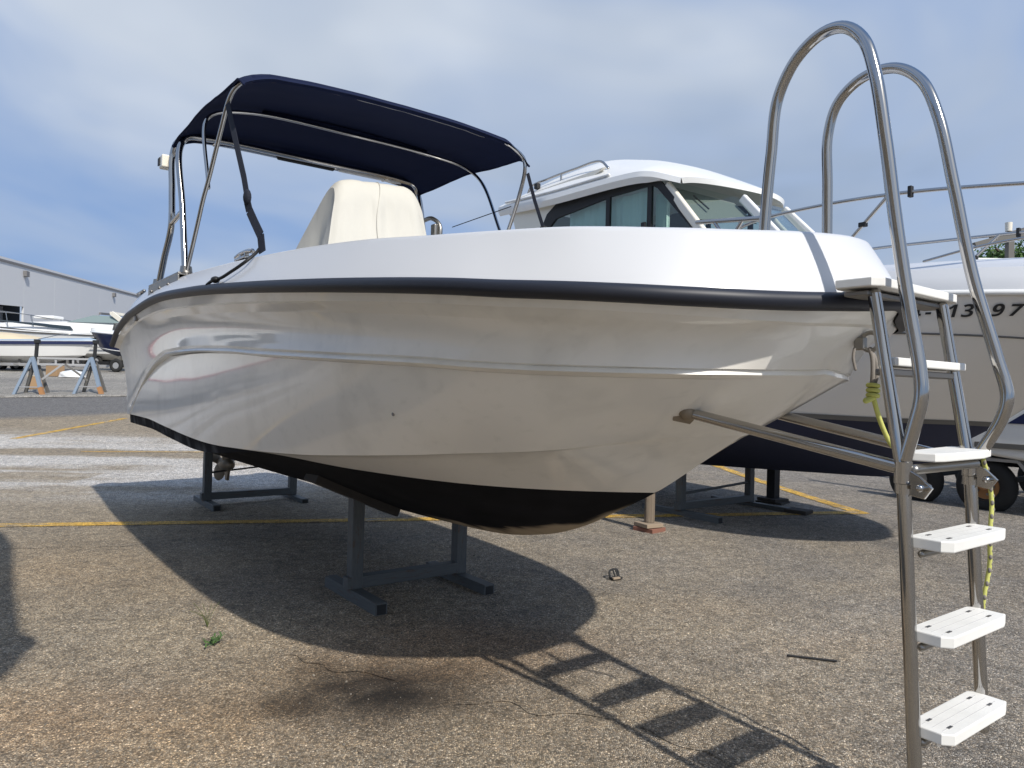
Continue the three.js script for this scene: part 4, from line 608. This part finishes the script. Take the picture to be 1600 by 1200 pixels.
function tree(label, x, z, top, rx, ry, n, seed) {
  const y0 = gH(x, z), t = new Thing('tree', label, 'tree', new THREE.Vector3(x, y0, z), { yard: false, group: 'trees beyond the cabin boat' }), R = rng(seed), h = top - y0, br = [];
  br.push(tube([new THREE.Vector3(0, 0, 0), new THREE.Vector3(0.1, h * 0.35, 0), new THREE.Vector3(-0.1, h * 0.65, 0.1)], 0.22, { rad: 9 }));
  for (let i = 0; i < 7; i++) { const a = R() * 6.28; br.push(tube([new THREE.Vector3(0, h * (0.35 + 0.04 * i), 0), new THREE.Vector3(Math.cos(a) * rx * 0.35, h * (0.5 + 0.04 * i), Math.sin(a) * rx * 0.35), new THREE.Vector3(Math.cos(a) * rx * 0.7, h * (0.6 + 0.05 * i), Math.sin(a) * rx * 0.7)], 0.07, { rad: 6 })); }
  t.part('trunk', br, M.bark);
  const p = [], nn = [], c = [], cl = []; for (let i = 0; i < 46; i++) { const a = R() * 6.28, e = Math.acos(2 * R() - 1), r = 0.55 + 0.45 * R(); cl.push([Math.cos(a) * Math.sin(e) * rx * r, h - ry + Math.cos(e) * ry * r * 0.92, Math.sin(a) * Math.sin(e) * rx * r, 0.35 + 0.5 * R(), 0.6 + 0.8 * R()]); }
  for (let i = 0; i < n; i++) { const k = cl[Math.floor(R() * cl.length)]; const a = R() * 6.28, e = Math.acos(2 * R() - 1), q = Math.cbrt(R()) * k[3] * rx * 0.42; const C = new THREE.Vector3(k[0] + Math.cos(a) * Math.sin(e) * q, k[1] + Math.cos(e) * q * 0.8, k[2] + Math.sin(a) * Math.sin(e) * q), s = 0.07 + 0.09 * R(); const d1 = new THREE.Vector3(R() - 0.5, R() - 0.5, R() - 0.5).normalize().multiplyScalar(s), d2 = new THREE.Vector3(R() - 0.5, R() - 0.5, R() - 0.5).cross(d1).normalize().multiplyScalar(s * 0.55); const A1 = C.clone().sub(d1), B1 = C.clone().add(d2), C1 = C.clone().add(d1), D1 = C.clone().sub(d2); for (const v of [A1, B1, C1, A1, C1, D1]) p.push(v.x, v.y, v.z); const f = k[4] * (0.8 + 0.4 * R()); for (let m = 0; m < 6; m++) c.push(f, f, f * 0.9); }
  const g = new THREE.BufferGeometry(); g.setAttribute('position', new THREE.Float32BufferAttribute(p, 3)); g.setAttribute('color', new THREE.Float32BufferAttribute(c, 3)); g.computeVertexNormals(); const m = t.part('crown', g, M.leaf); return t;
}
tree('broad green tree seen through the grey arch at the right edge', 29.6, -41, 9.9, 4.2, 2.9, 16000, 3);
tree('lower green tree left of the arch post at the right edge', 26.7, -40.5, 8.75, 2.1, 1.7, 9000, 4);

// ------------------------------------------------------------ shed, far boats, trestle
const gp = (x, z) => new THREE.Vector3(x, gH(x, z), z);
{
  const a = new THREE.Vector3(-28.0, 0, -32), b = new THREE.Vector3(-42.4, 0, -87), dir = b.clone().sub(a).setY(0).normalize(), L = a.distanceTo(b), nrm = new THREE.Vector3(-dir.z, 0, dir.x);
  const t = new Thing('boat_shed', 'long pale grey metal boat shed with dark doorways behind the far boats', 'building', new THREE.Vector3(-28, 1.2, -32), { yard: false }), o = new THREE.Vector3(28, -1.2, 32);
  const at = (s, y, out = 0) => a.clone().addScaledVector(dir, s).addScaledVector(nrm, out).setY(y).add(o), top = (s) => 7.46 + s * 0.0478, gr = (s) => 1.0 + s * 0.055;
  const doors = [[9, 17.2], [34.5, 46]], dh = (s) => 4.60 + s * 0.062;
  const seg = []; let s0 = 0; for (const [d0, d1] of doors) { seg.push([s0, d0, 0]); seg.push([d0, d1, 1]); s0 = d1; } seg.push([s0, L, 0]);
  const quad = (p) => { const g = new THREE.BufferGeometry().setFromPoints([p[0], p[1], p[2], p[0], p[2], p[3]]); g.setAttribute('uv', new THREE.Float32BufferAttribute(new Array(12).fill(0), 2)); g.computeVertexNormals(); return g; };
  const slab = (sa, sb, ya, yb, yc, yd, o1, o2) => { const f = [at(sa, ya, o1), at(sb, yb, o1), at(sb, yc, o1), at(sa, yd, o1)], k = [at(sa, ya, o2), at(sb, yb, o2), at(sb, yc, o2), at(sa, yd, o2)]; return [quad(f), quad([k[3], k[2], k[1], k[0]]), quad([f[3], f[2], k[2], k[3]]), quad([f[1], f[0], k[0], k[1]]), quad([f[0], f[3], k[3], k[0]]), quad([f[2], f[1], k[1], k[2]])]; };
  const wall = []; for (const [sa, sb, d] of seg) { const N = Math.max(1, Math.round((sb - sa) / 5.5)); for (let i = 0; i < N; i++) { const x0 = lerp(sa, sb, i / N), x1 = lerp(sa, sb, (i + 1) / N) - 0.015; wall.push([x0, x1, d]); } }
  for (const [x0, x1, d] of wall) t.part('wall_panel', slab(x0, x1, d ? dh(x0) : gr(x0) - 0.4, d ? dh(x1) : gr(x1) - 0.4, top(x1), top(x0), 0, -0.12), M.shed);
  t.part('eaves_trim', slab(0, L, top(0), top(L), top(L) + 0.14, top(0) + 0.14, 0.06, -0.2), M.shedTrim);
  t.part('roof', slab(0, L, top(0) + 0.14, top(L) + 0.14, top(L) + 0.3, top(0) + 0.3, 0.02, -16), M.shed);
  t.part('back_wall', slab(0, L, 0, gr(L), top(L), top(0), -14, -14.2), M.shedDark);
  t.part('door', slab(9, 17.2, gr(9), gr(17), dh(17.2) - 0.02, dh(9) - 0.02, -1.2, -1.3), M.shedDoor);
  t.part('door_track', slab(34.3, 46.2, dh(34.3) - 0.1, dh(46.2) - 0.1, dh(46.2) + 0.1, dh(34.3) + 0.1, 0.16, 0.02), M.shedTrim);
  for (const [sx, nm] of [[17, 1], [38.5, 1], [58, 1]]) t.part('wall_lamp', slab(sx, sx + 0.5, top(sx) - 0.6, top(sx) - 0.6, top(sx) - 0.25, top(sx) - 0.25, 0.22, 0.02), M.shedTrim);
}
function farHull(L, B, sheer, free, keelRise) {        // x forward from stern 0 to bow L, y up from keel 0
  const rows = (f) => Array.from({ length: 25 }, (_, i) => f(i / 24)), hb = (s) => B / 2 * Math.pow(Math.max(0, 1 - Math.pow(s, 3.2)), 0.8) * (0.9 + 0.1 * Math.sin(Math.min(1, s * 2) * 1.57));
  const g = rows((s) => V(L * s, free + sheer * s * s, hb(s))), k = rows((s) => V(L * s * 0.97, lerp(free, 0, 0.25) + sheer * s * s * 0.9, hb(s) * 0.96)), c = rows((s) => V(L * s * 0.93, free * 0.38 + sheer * 0.9 * Math.pow(s, 4), hb(s) * 0.84)), b = rows((s) => V(L * s * 0.90, keelRise * Math.pow(s, 4), 0));
  return { g, k, c, b, topside: loft([g, k, c], { crease: 0.5 }), bottom: loft([c, b], { crease: 0.5 }), deck: loft([g, g.map((p) => V(p.x, p.y + 0.06, p.z * 0.85)), g.map((p) => V(p.x, p.y + 0.14, 0))], { crease: 0.5 }), rail: tube(g.filter((_, i) => i % 2 === 0).map((p) => V(p.x, p.y - 0.02, p.z + 0.01)), 0.035, { rad: 6, seg: 40 }), stern: loft([[g[0], c[0], b[0]], [g[0], c[0], b[0]].map((p) => V(p.x, p.y, 0))], { crease: 0.3 }) };
}
function trailerParts(t, x0, x1, y, wheels, mat = M.black) {
  t.part('trailer_frame', [beam(V(x0, y, 0.5), V(x1, y, 0.5), 0.09, 0.12), beam(V(x0, y, -0.5), V(x1, y, -0.5), 0.09, 0.12), ...[0.15, 0.5, 0.85].map((k) => beam(V(lerp(x0, x1, k), y, -0.9), V(lerp(x0, x1, k), y, 0.9), 0.08, 0.08))], mat);
  for (const x of wheels) for (const z of [0.95, -0.95]) { const w = new THREE.TorusGeometry(0.2, 0.085, 10, 24); w.translate(x, 0.285, z); const m = t.part('wheel', w, M.rubber); const r = new THREE.CylinderGeometry(0.15, 0.15, 0.1, 16); r.rotateX(Math.PI / 2); r.translate(x, 0.285, z); t.part('rim', r, M.galv, m); }
  t.part('bunk_support', [...[0.2, 0.5, 0.8].flatMap((k) => [0.45, -0.45].map((z) => beam(V(lerp(x0, x1, k), y, z), V(lerp(x0, x1, k), y + 0.3, z), 0.08, 0.08, V(0, 0, 1))))], M.greySteel);
}
{ // large white cruiser, bow to the left
  const x = -17.2, z = -35.6, t = new Thing('cabin_cruiser', 'large white cabin cruiser with a long dark side window in front of the shed', 'boat', gp(x, z), { yard: false, turn: Math.PI - 0.04 }), h = farHull(9.4, 2.9, 0.42, 1.35, 0.5), up = (g) => (Array.isArray(g) ? g : [g]).map((q) => q.translate(0, 0.45, 0));
  t.part('hull', up([...both(h.topside), ...both(h.bottom), ...both(h.stern)]), M.white); t.part('deck', up(both(h.deck)), M.white); t.part('rub_rail', up(both(h.rail)), M.greySteel);
  const hh = farHull(9.4, 2.94, 0.42, 1.35, 0.5); t.part('hull_stripe', up(both(tube(hh.k.filter((_, i) => i % 2 === 0).map((p) => V(p.x, p.y - 0.22, p.z * 0.995 + 0.012)), 0.02, { rad: 5, seg: 40 }))), M.greySteel);
  const tr = []; for (let i = 0; i <= 16; i++) { const s = i / 16, xx = lerp(1.6, 8.2, s), hb = 1.05 * Math.pow(1 - Math.pow(s, 3), 0.7), hy = 0.52 * (1 - Math.pow(s, 2.2)) + 0.05; tr.push([V(xx, 1.9 + 0.4 * s * s, hb + 0.1), V(xx, 1.9 + hy + 0.4 * s * s, hb * 0.85), V(xx, 1.98 + hy + 0.4 * s * s, 0), V(xx, 1.9 + hy + 0.4 * s * s, -hb * 0.85), V(xx, 1.9 + 0.4 * s * s, -hb - 0.1)]); }
  t.part('cabin_trunk', loft(tr, { crease: 0.6 }), M.white);
  const sw = (z0) => loft([[...Array(13)].map((_, i) => { const s = i / 12; return V(lerp(3.6, 7.6, s), 2.20 + 0.30 * s + 0.04, z0 * (0.98 - 0.24 * s * s) + z0 * 0.12); }), [...Array(13)].map((_, i) => { const s = i / 12; return V(lerp(3.4, 7.6, s), 2.20 + 0.30 * s - 0.16 * (1 - s), z0 * (1.03 - 0.24 * s * s) + z0 * 0.12); })], { crease: 1 });
  t.part('side_window', sw(1), M.darkGlass); t.part('side_window', sw(-1), M.darkGlass);
  t.part('deck_hatch', box(5.4, 2.72, 0, 1.0, 0.14, 0.8, 0.04), M.white);
  t.part('windscreen', [loft([[V(3.9, 2.45, 0.9), V(4.0, 2.45, 0), V(3.9, 2.45, -0.9)], [V(2.7, 2.80, 0.75), V(2.8, 2.82, 0), V(2.7, 2.80, -0.75)]], { crease: 1 }), loft([[V(3.9, 2.45, 0.9), V(2.7, 2.80, 0.75)], [V(1.3, 2.42, 1.05), V(1.6, 2.75, 0.85)]], { crease: 1 }), loft([[V(3.9, 2.45, -0.9), V(2.7, 2.80, -0.75)], [V(1.3, 2.42, -1.05), V(1.6, 2.75, -0.85)]], { crease: 1 })], M.tealCover);
  t.part('radar_arch', [beam(V(0.4, 2.0, 1.1), V(1.7, 2.9, 0.95), 0.12, 0.2), beam(V(0.4, 2.0, -1.1), V(1.7, 2.9, -0.95), 0.12, 0.2), beam(V(1.7, 2.9, 0.95), V(1.7, 2.9, -0.95), 0.2, 0.12)], M.cream);
  for (const s of [1, -1]) t.part('bow_rail', [tube([V(4.4, 2.55, 1.15 * s), V(6.2, 2.82, 0.95 * s), V(8.2, 3.0, 0.55 * s), V(9.2, 2.95, 0.1 * s)], 0.02, { rad: 6 }), ...[[5.4, 1.06], [6.8, 0.85], [8.2, 0.5]].map(([q, w]) => tube([V(q, 2.2, w * s), V(q + 0.12, 2.75 + (q - 5.4) * 0.09, w * s)], 0.016, { rad: 6 }))], M.steel);
  for (const m of t.g.children) m.geometry.translate(0, -0.34, 0);
  trailerParts(t, 0.6, 8, 0.30, [2.4, 3.2]);
}
{ // runabout with tan cover, bow to the right
  const t = new Thing('runabout', 'white runabout with a blue stripe and tan cover on a trailer', 'boat', gp(-23.6, -30.4), { yard: false, turn: 0.0 }), h = farHull(6.4, 2.1, 0.12, 0.95, 0.4), up = (g) => g.map((q) => q.translate(0, 0.42, 0));
  t.part('hull', up([...both(h.topside), ...both(h.bottom), ...both(h.stern)]), M.white); t.part('deck', up(both(h.deck)), M.paleBlue);
  const h2 = farHull(6.42, 2.14, 0.12, 0.95, 0.4); const band = loft([h2.g.map((p) => V(p.x, p.y - 0.02, p.z + 0.012)), h2.g.map((p) => V(p.x * 0.995, p.y - 0.15, p.z * 0.995 + 0.012))], { crease: 1 }); t.part('blue_stripe', up(both(band)), M.navy);
  const cv = []; for (let i = 0; i <= 14; i++) { const s = i / 14, x = lerp(0.2, 5.0, s), pk = 0.46 * Math.pow(Math.sin(clamp(s * 1.05) * 3.14), 0.7) * (1 - 0.45 * s) + 0.03; cv.push([V(x, 1.40, 0.95 * (1 - s * s * 0.5)), V(x, 1.40 + pk * 0.55, 0.6), V(x, 1.40 + pk, 0), V(x, 1.40 + pk * 0.55, -0.6), V(x, 1.40, -0.95 * (1 - s * s * 0.5))]); } t.part('tan_cover', loft(cv, { crease: 0.7 }), M.tan);
  t.part('bow_rail', tube([V(4.4, 1.5, 0.6), V(5.3, 1.72, 0.35), V(5.8, 1.75, 0)], 0.015, { rad: 6 }), M.steel);
  for (const m of t.g.children) m.geometry.translate(0, -0.16, 0);
  trailerParts(t, 0.3, 6.8, 0.30, [1.8, 2.5], M.galv);
}
{ // dark blue boat, bow to the left
  const t = new Thing('navy_boat', 'dark blue hulled boat with its bow pointing left beside the sawhorses', 'boat', gp(-12.0, -31.2), { yard: false, turn: Math.PI - 0.08 }), h = farHull(6.2, 2.2, 0.30, 1.1, 0.55), up = (g) => g.map((q) => q.translate(0, 0.36, 0));
  t.part('hull', up([...both(h.topside), ...both(h.bottom), ...both(h.stern)]), M.navy); t.part('deck', up(both(h.deck)), M.white); t.part('rub_rail', up(both(h.rail)), M.white); t.part('hull_stripe', up(both(tube(h.c.filter((_, i) => i % 2 === 0).map((p) => V(p.x, p.y + 0.02, p.z + 0.012)), 0.02, { rad: 5, seg: 30 }))), M.white);
  trailerParts(t, 0.4, 5.6, 0.4, [2.2, 4.4]);
}
{ // white boat farther left, outside the frame, mirrored in the glossy stern of the motorboat
  const t = new Thing('moored_boat', 'white boat with a dark red stripe parked beyond the left edge of the yard view', 'boat', gp(-13.6, -11.4), { yard: false, turn: 0.25 }), h = farHull(4.6, 2.0, 0.3, 1.3, 0.5), up = (g) => g.map((q) => q.translate(0, 0.4, 0));
  t.part('hull', up([...both(h.topside), ...both(h.bottom), ...both(h.stern)]), M.white); t.part('deck', up(both(h.deck)), M.white); t.part('hull_stripe', up(both(tube(h.c.filter((_, i) => i % 2 === 0).map((p) => V(p.x, p.y + 0.1, p.z + 0.04)), 0.05, { rad: 5, seg: 30 }))), M.lampRed);
  t.part('cabin', box(1.9, 2.2, 0, 2.0, 1.0, 1.3, 0.1), M.white); t.part('side_window', box(1.9, 2.3, 0, 1.6, 0.4, 1.32, 0.05), M.darkGlass);
  trailerParts(t, 0.4, 4.4, 0.4, [1.8, 2.5]);
}
// pair of steel trestles carrying a beam
function trestle(label, x, z, turn, orange) {
  const t = new Thing('trestle', label, 'trestle', gp(x, z), { yard: false, turn, group: 'steel A-frame trestles' });
  const leg = (a, b, m, s = 0.07) => t.part('leg', beam(V(...a), V(...b), s, s, V(0, 0, 1)), m);
  leg([0.04, 0.98, 0], [-0.36, 0, -0.3], M.greySteel); leg([0.0, 1.0, 0.05], [0.38, 0, 0.3], M.blueRust, 0.085); leg([0.02, 1.0, -0.05], [0.22, 0, -0.35], M.greySteel); leg([-0.02, 0.98, 0.05], [-0.30, 0, 0.35], M.blueRust);
  t.part('rusty_foot', beam(V(0.30, 0.21, 0.25), V(0.39, 0, 0.305), 0.10, 0.10, V(0, 0, 1)), M.rust);
  t.part('tie_bar', [beam(V(-0.28, 0.22, 0.27), V(0.30, 0.22, 0.25), 0.03, 0.03)], M.galv);
  t.part('roller_post', [beam(V(0.05, 0.9, 0), V(0.08, 1.42, 0), 0.07, 0.07, V(0, 0, 1)), box(0.08, 1.42, 0, 0.12, 0.10, 0.12, 0.01)], M.standDark);
}
trestle('blue and grey steel trestle nearest the left edge', -12.55, -19.3, 0.1); trestle('blue and grey steel trestle with a rusty foot nearest the white hull', -11.3, -19.8, 0.1);
{
  const t = new Thing('trestle_beam', 'galvanised lattice beam resting across the two trestles', 'beam', gp(-12.55, -19.3), { yard: false, turn: 0.38 });
  t.part('beam', [beam(V(-0.05, 0.98, 0.0), V(1.45, 0.98, 0.0), 0.08, 0.05), beam(V(-0.05, 0.82, 0), V(1.45, 0.82, 0), 0.08, 0.05), ...[0.1, 0.5, 0.9, 1.3].map((x) => beam(V(x, 0.82, 0), V(x, 0.98, 0), 0.05, 0.05, V(0, 0, 1)))], M.galv);
  t.part('brace', beam(V(0.68, 0.84, 0.05), V(0.20, 0.42, 0.05), 0.05, 0.04, V(0, 0, 1)), M.galv); t.part('brace', beam(V(0.72, 0.84, 0.05), V(1.26, 0.40, 0.05), 0.05, 0.04, V(0, 0, 1)), M.greySteel);
}
function carton(label, x, z, w, h, turn) { const t = new Thing('cardboard_box', label, 'box', gp(x, z), { yard: false, turn, group: 'cardboard boxes in the yard' }); t.part('carton', box(0, h / 2 + 0.05, 0, w, h, w * 0.8, 0.01), M.card); t.part('flap', [beam(V(-w / 2, h + 0.05, w * 0.4), V(w / 2, h + 0.05, w * 0.4), 0.02, 0.02), box(0, h + 0.056, 0, 0.05, 0.004, w * 0.78, 0)], M.tan); }
carton('brown cardboard box behind the left trestle', -13.5, -20.9, 0.36, 0.36, 0.3); carton('brown cardboard box under the beam between the trestles', -16.7, -26.9, 0.46, 0.40, -0.2);
{ const t = new Thing('rag_heap', 'small heap of white sheeting beside the cardboard box beyond the trestles', 'sheeting', gp(-15.9, -26.6), { yard: false }); const g = new THREE.SphereGeometry(0.4, 24, 14), p = g.attributes.position; for (let i = 0; i < p.count; i++) { const n = 0.6 + 0.8 * fbm(p.getX(i) * 4 + 3, p.getZ(i) * 4, p.getY(i) * 4, 3); p.setXYZ(i, p.getX(i) * n * 1.2, Math.max(0, p.getY(i) * n * 0.6), p.getZ(i) * n); } g.computeVertexNormals(); g.translate(0, 0.05, 0); t.part('sheeting', g, M.white); }

// ------------------------------------------------------------ boat standing just left of the frame (throws the shadow at the left edge)
{
  const t = new Thing('left_boat', 'white motorboat with a round fender at its bow standing left of the photographed boat', 'boat', new THREE.Vector3(-4.6, 0, -3.1), { yard: false, turn: 0 });
  const o = new THREE.Vector3(4.6, 0, 3.1), rim = new THREE.CatmullRomCurve3([[-.22, -.38], [-.54, -.86], [-.94, -1.42], [-1.34, -2.0], [-1.72, -2.52], [-2.1, -2.84], [-3.0, -2.7], [-3.9, -1.8], [-4.0, -.6], [-3.0, 1.6], [-1.6, 3.0], [-.7, 3.3], [-.3, 2.4], [-.2, .9]].map((p) => new THREE.Vector3(p[0], 0, p[1])), true).getPoints(90), cen = new THREE.Vector3(-3.0, 0, -.2);
  const ring = (y, k) => rim.map((p) => p.clone().lerp(cen, 1 - k).setY(y).add(o));
  t.part('hull', loft([ring(2.7, 1), ring(2.62, 0.99), ring(2.4, 0.66), ring(1.5, 0.5), ring(1.05, 0.06)], { crease: 0.6 }), M.white); t.part('deck', loft([ring(2.7, 1), ring(2.74, 0.5), ring(2.74, 0.02)], { crease: 0.6 }), M.white);
  for (const [x, z] of [[-3.4, -1.0], [-2.6, -.9], [-3.0, .6], [-2.4, .7]]) t.part('stand_post', box(o.x + x, 0.7, o.z + z, 0.1, 1.4, 0.1, 0.005), M.standPaint);
  const f = new THREE.SphereGeometry(0.095, 20, 14); f.translate(o.x - 0.84, 1.97, o.z - 1.25); const q = new THREE.Vector3(o.x - 0.95, 2.68, o.z - 1.40); t.part('round_fender', f, M.navy); t.part('fender_line', tube([new THREE.Vector3(o.x - 0.84, 2.05, o.z - 1.25), q], 0.01), M.rope);
}

// ------------------------------------------------------------ small things on the ground
{
  const w1 = (label, x, z, n, s, seed) => { const t = new Thing('weed', label, 'plant', gp(x, z), { yard: false }), R = rng(seed), lg = [], st = []; for (let i = 0; i < n; i++) { const a = R() * 6.28, r = s * (0.3 + 0.7 * R()), hh = s * (0.25 + 0.5 * R()); const tip = new THREE.Vector3(Math.cos(a) * r, hh, Math.sin(a) * r); st.push(tube([new THREE.Vector3(0, 0, 0), new THREE.Vector3(tip.x * 0.4, hh * 0.8, tip.z * 0.4), tip], 0.0012, { rad: 4, seg: 4 })); for (let k = 0; k < 4; k++) { const f = 0.4 + 0.2 * k, g = new THREE.SphereGeometry(1, 6, 4); g.scale(s * 0.20, s * 0.02, s * 0.09); g.rotateZ(0.3 + R() * 0.5); g.rotateY(R() * 6.28); g.translate(tip.x * f + (R() - 0.5) * 0.012, hh * f + 0.006, tip.z * f + (R() - 0.5) * 0.012); lg.push(g); } } t.part('stem', st, M.weed); t.part('leaves', lg, M.weed); };
  w1('small green weed growing from a crack left of the front stand', -1.25, -3.13, 12, 0.052, 5);
  { const t = new Thing('dry_grass', 'thin wiry grass tuft behind the small green weed', 'plant', gp(-1.37, -3.36), { yard: false }), R = rng(9), b = []; for (let i = 0; i < 8; i++) { const a = R() * 6.28, r = 0.03 + 0.05 * R(); b.push(tube([new THREE.Vector3(0, 0, 0), new THREE.Vector3(Math.cos(a) * r * 0.4, 0.06, Math.sin(a) * r * 0.4), new THREE.Vector3(Math.cos(a) * r, 0.07 + 0.04 * R(), Math.sin(a) * r)], 0.0011, { rad: 4, seg: 6 })); } t.part('blades', b, std([0.10, 0.12, 0.04], { roughness: 0.9 })); }
  { const t = new Thing('metal_buckle', 'crushed dark metal buckle lying on the sunlit asphalt', 'scrap', gp(0.62, -4.31), { yard: false, turn: 0.5 }); t.part('buckle', [tube([V(-0.03, 0.008, 0), V(-0.02, 0.045, -0.02), V(0.03, 0.05, -0.02), V(0.035, 0.008, 0)], 0.006), tube([V(-0.005, 0.008, 0.02), V(0, 0.05, -0.015)], 0.005), tube([V(0.015, 0.008, 0.02), V(0.018, 0.05, -0.015)], 0.005), box(0, 0.01, 0.015, 0.07, 0.014, 0.035, 0.003)], M.standDark); t.part('tag', box(-0.01, 0.014, 0.03, 0.05, 0.012, 0.02, 0.003), M.wood); }
  { const t = new Thing('black_rod', 'thin black rod lying on the asphalt left of the ladder', 'scrap', gp(1.28, -3.09), { yard: false, turn: 0.0 }); t.part('rod', tube([V(-0.09, 0.006, -0.03), V(0.09, 0.006, 0.025)], 0.005), M.black); }
}
scene.traverse((o) => { if (o.isMesh) { o.castShadow = true; o.receiveShadow = true; } });
renderer.render(scene, camera);
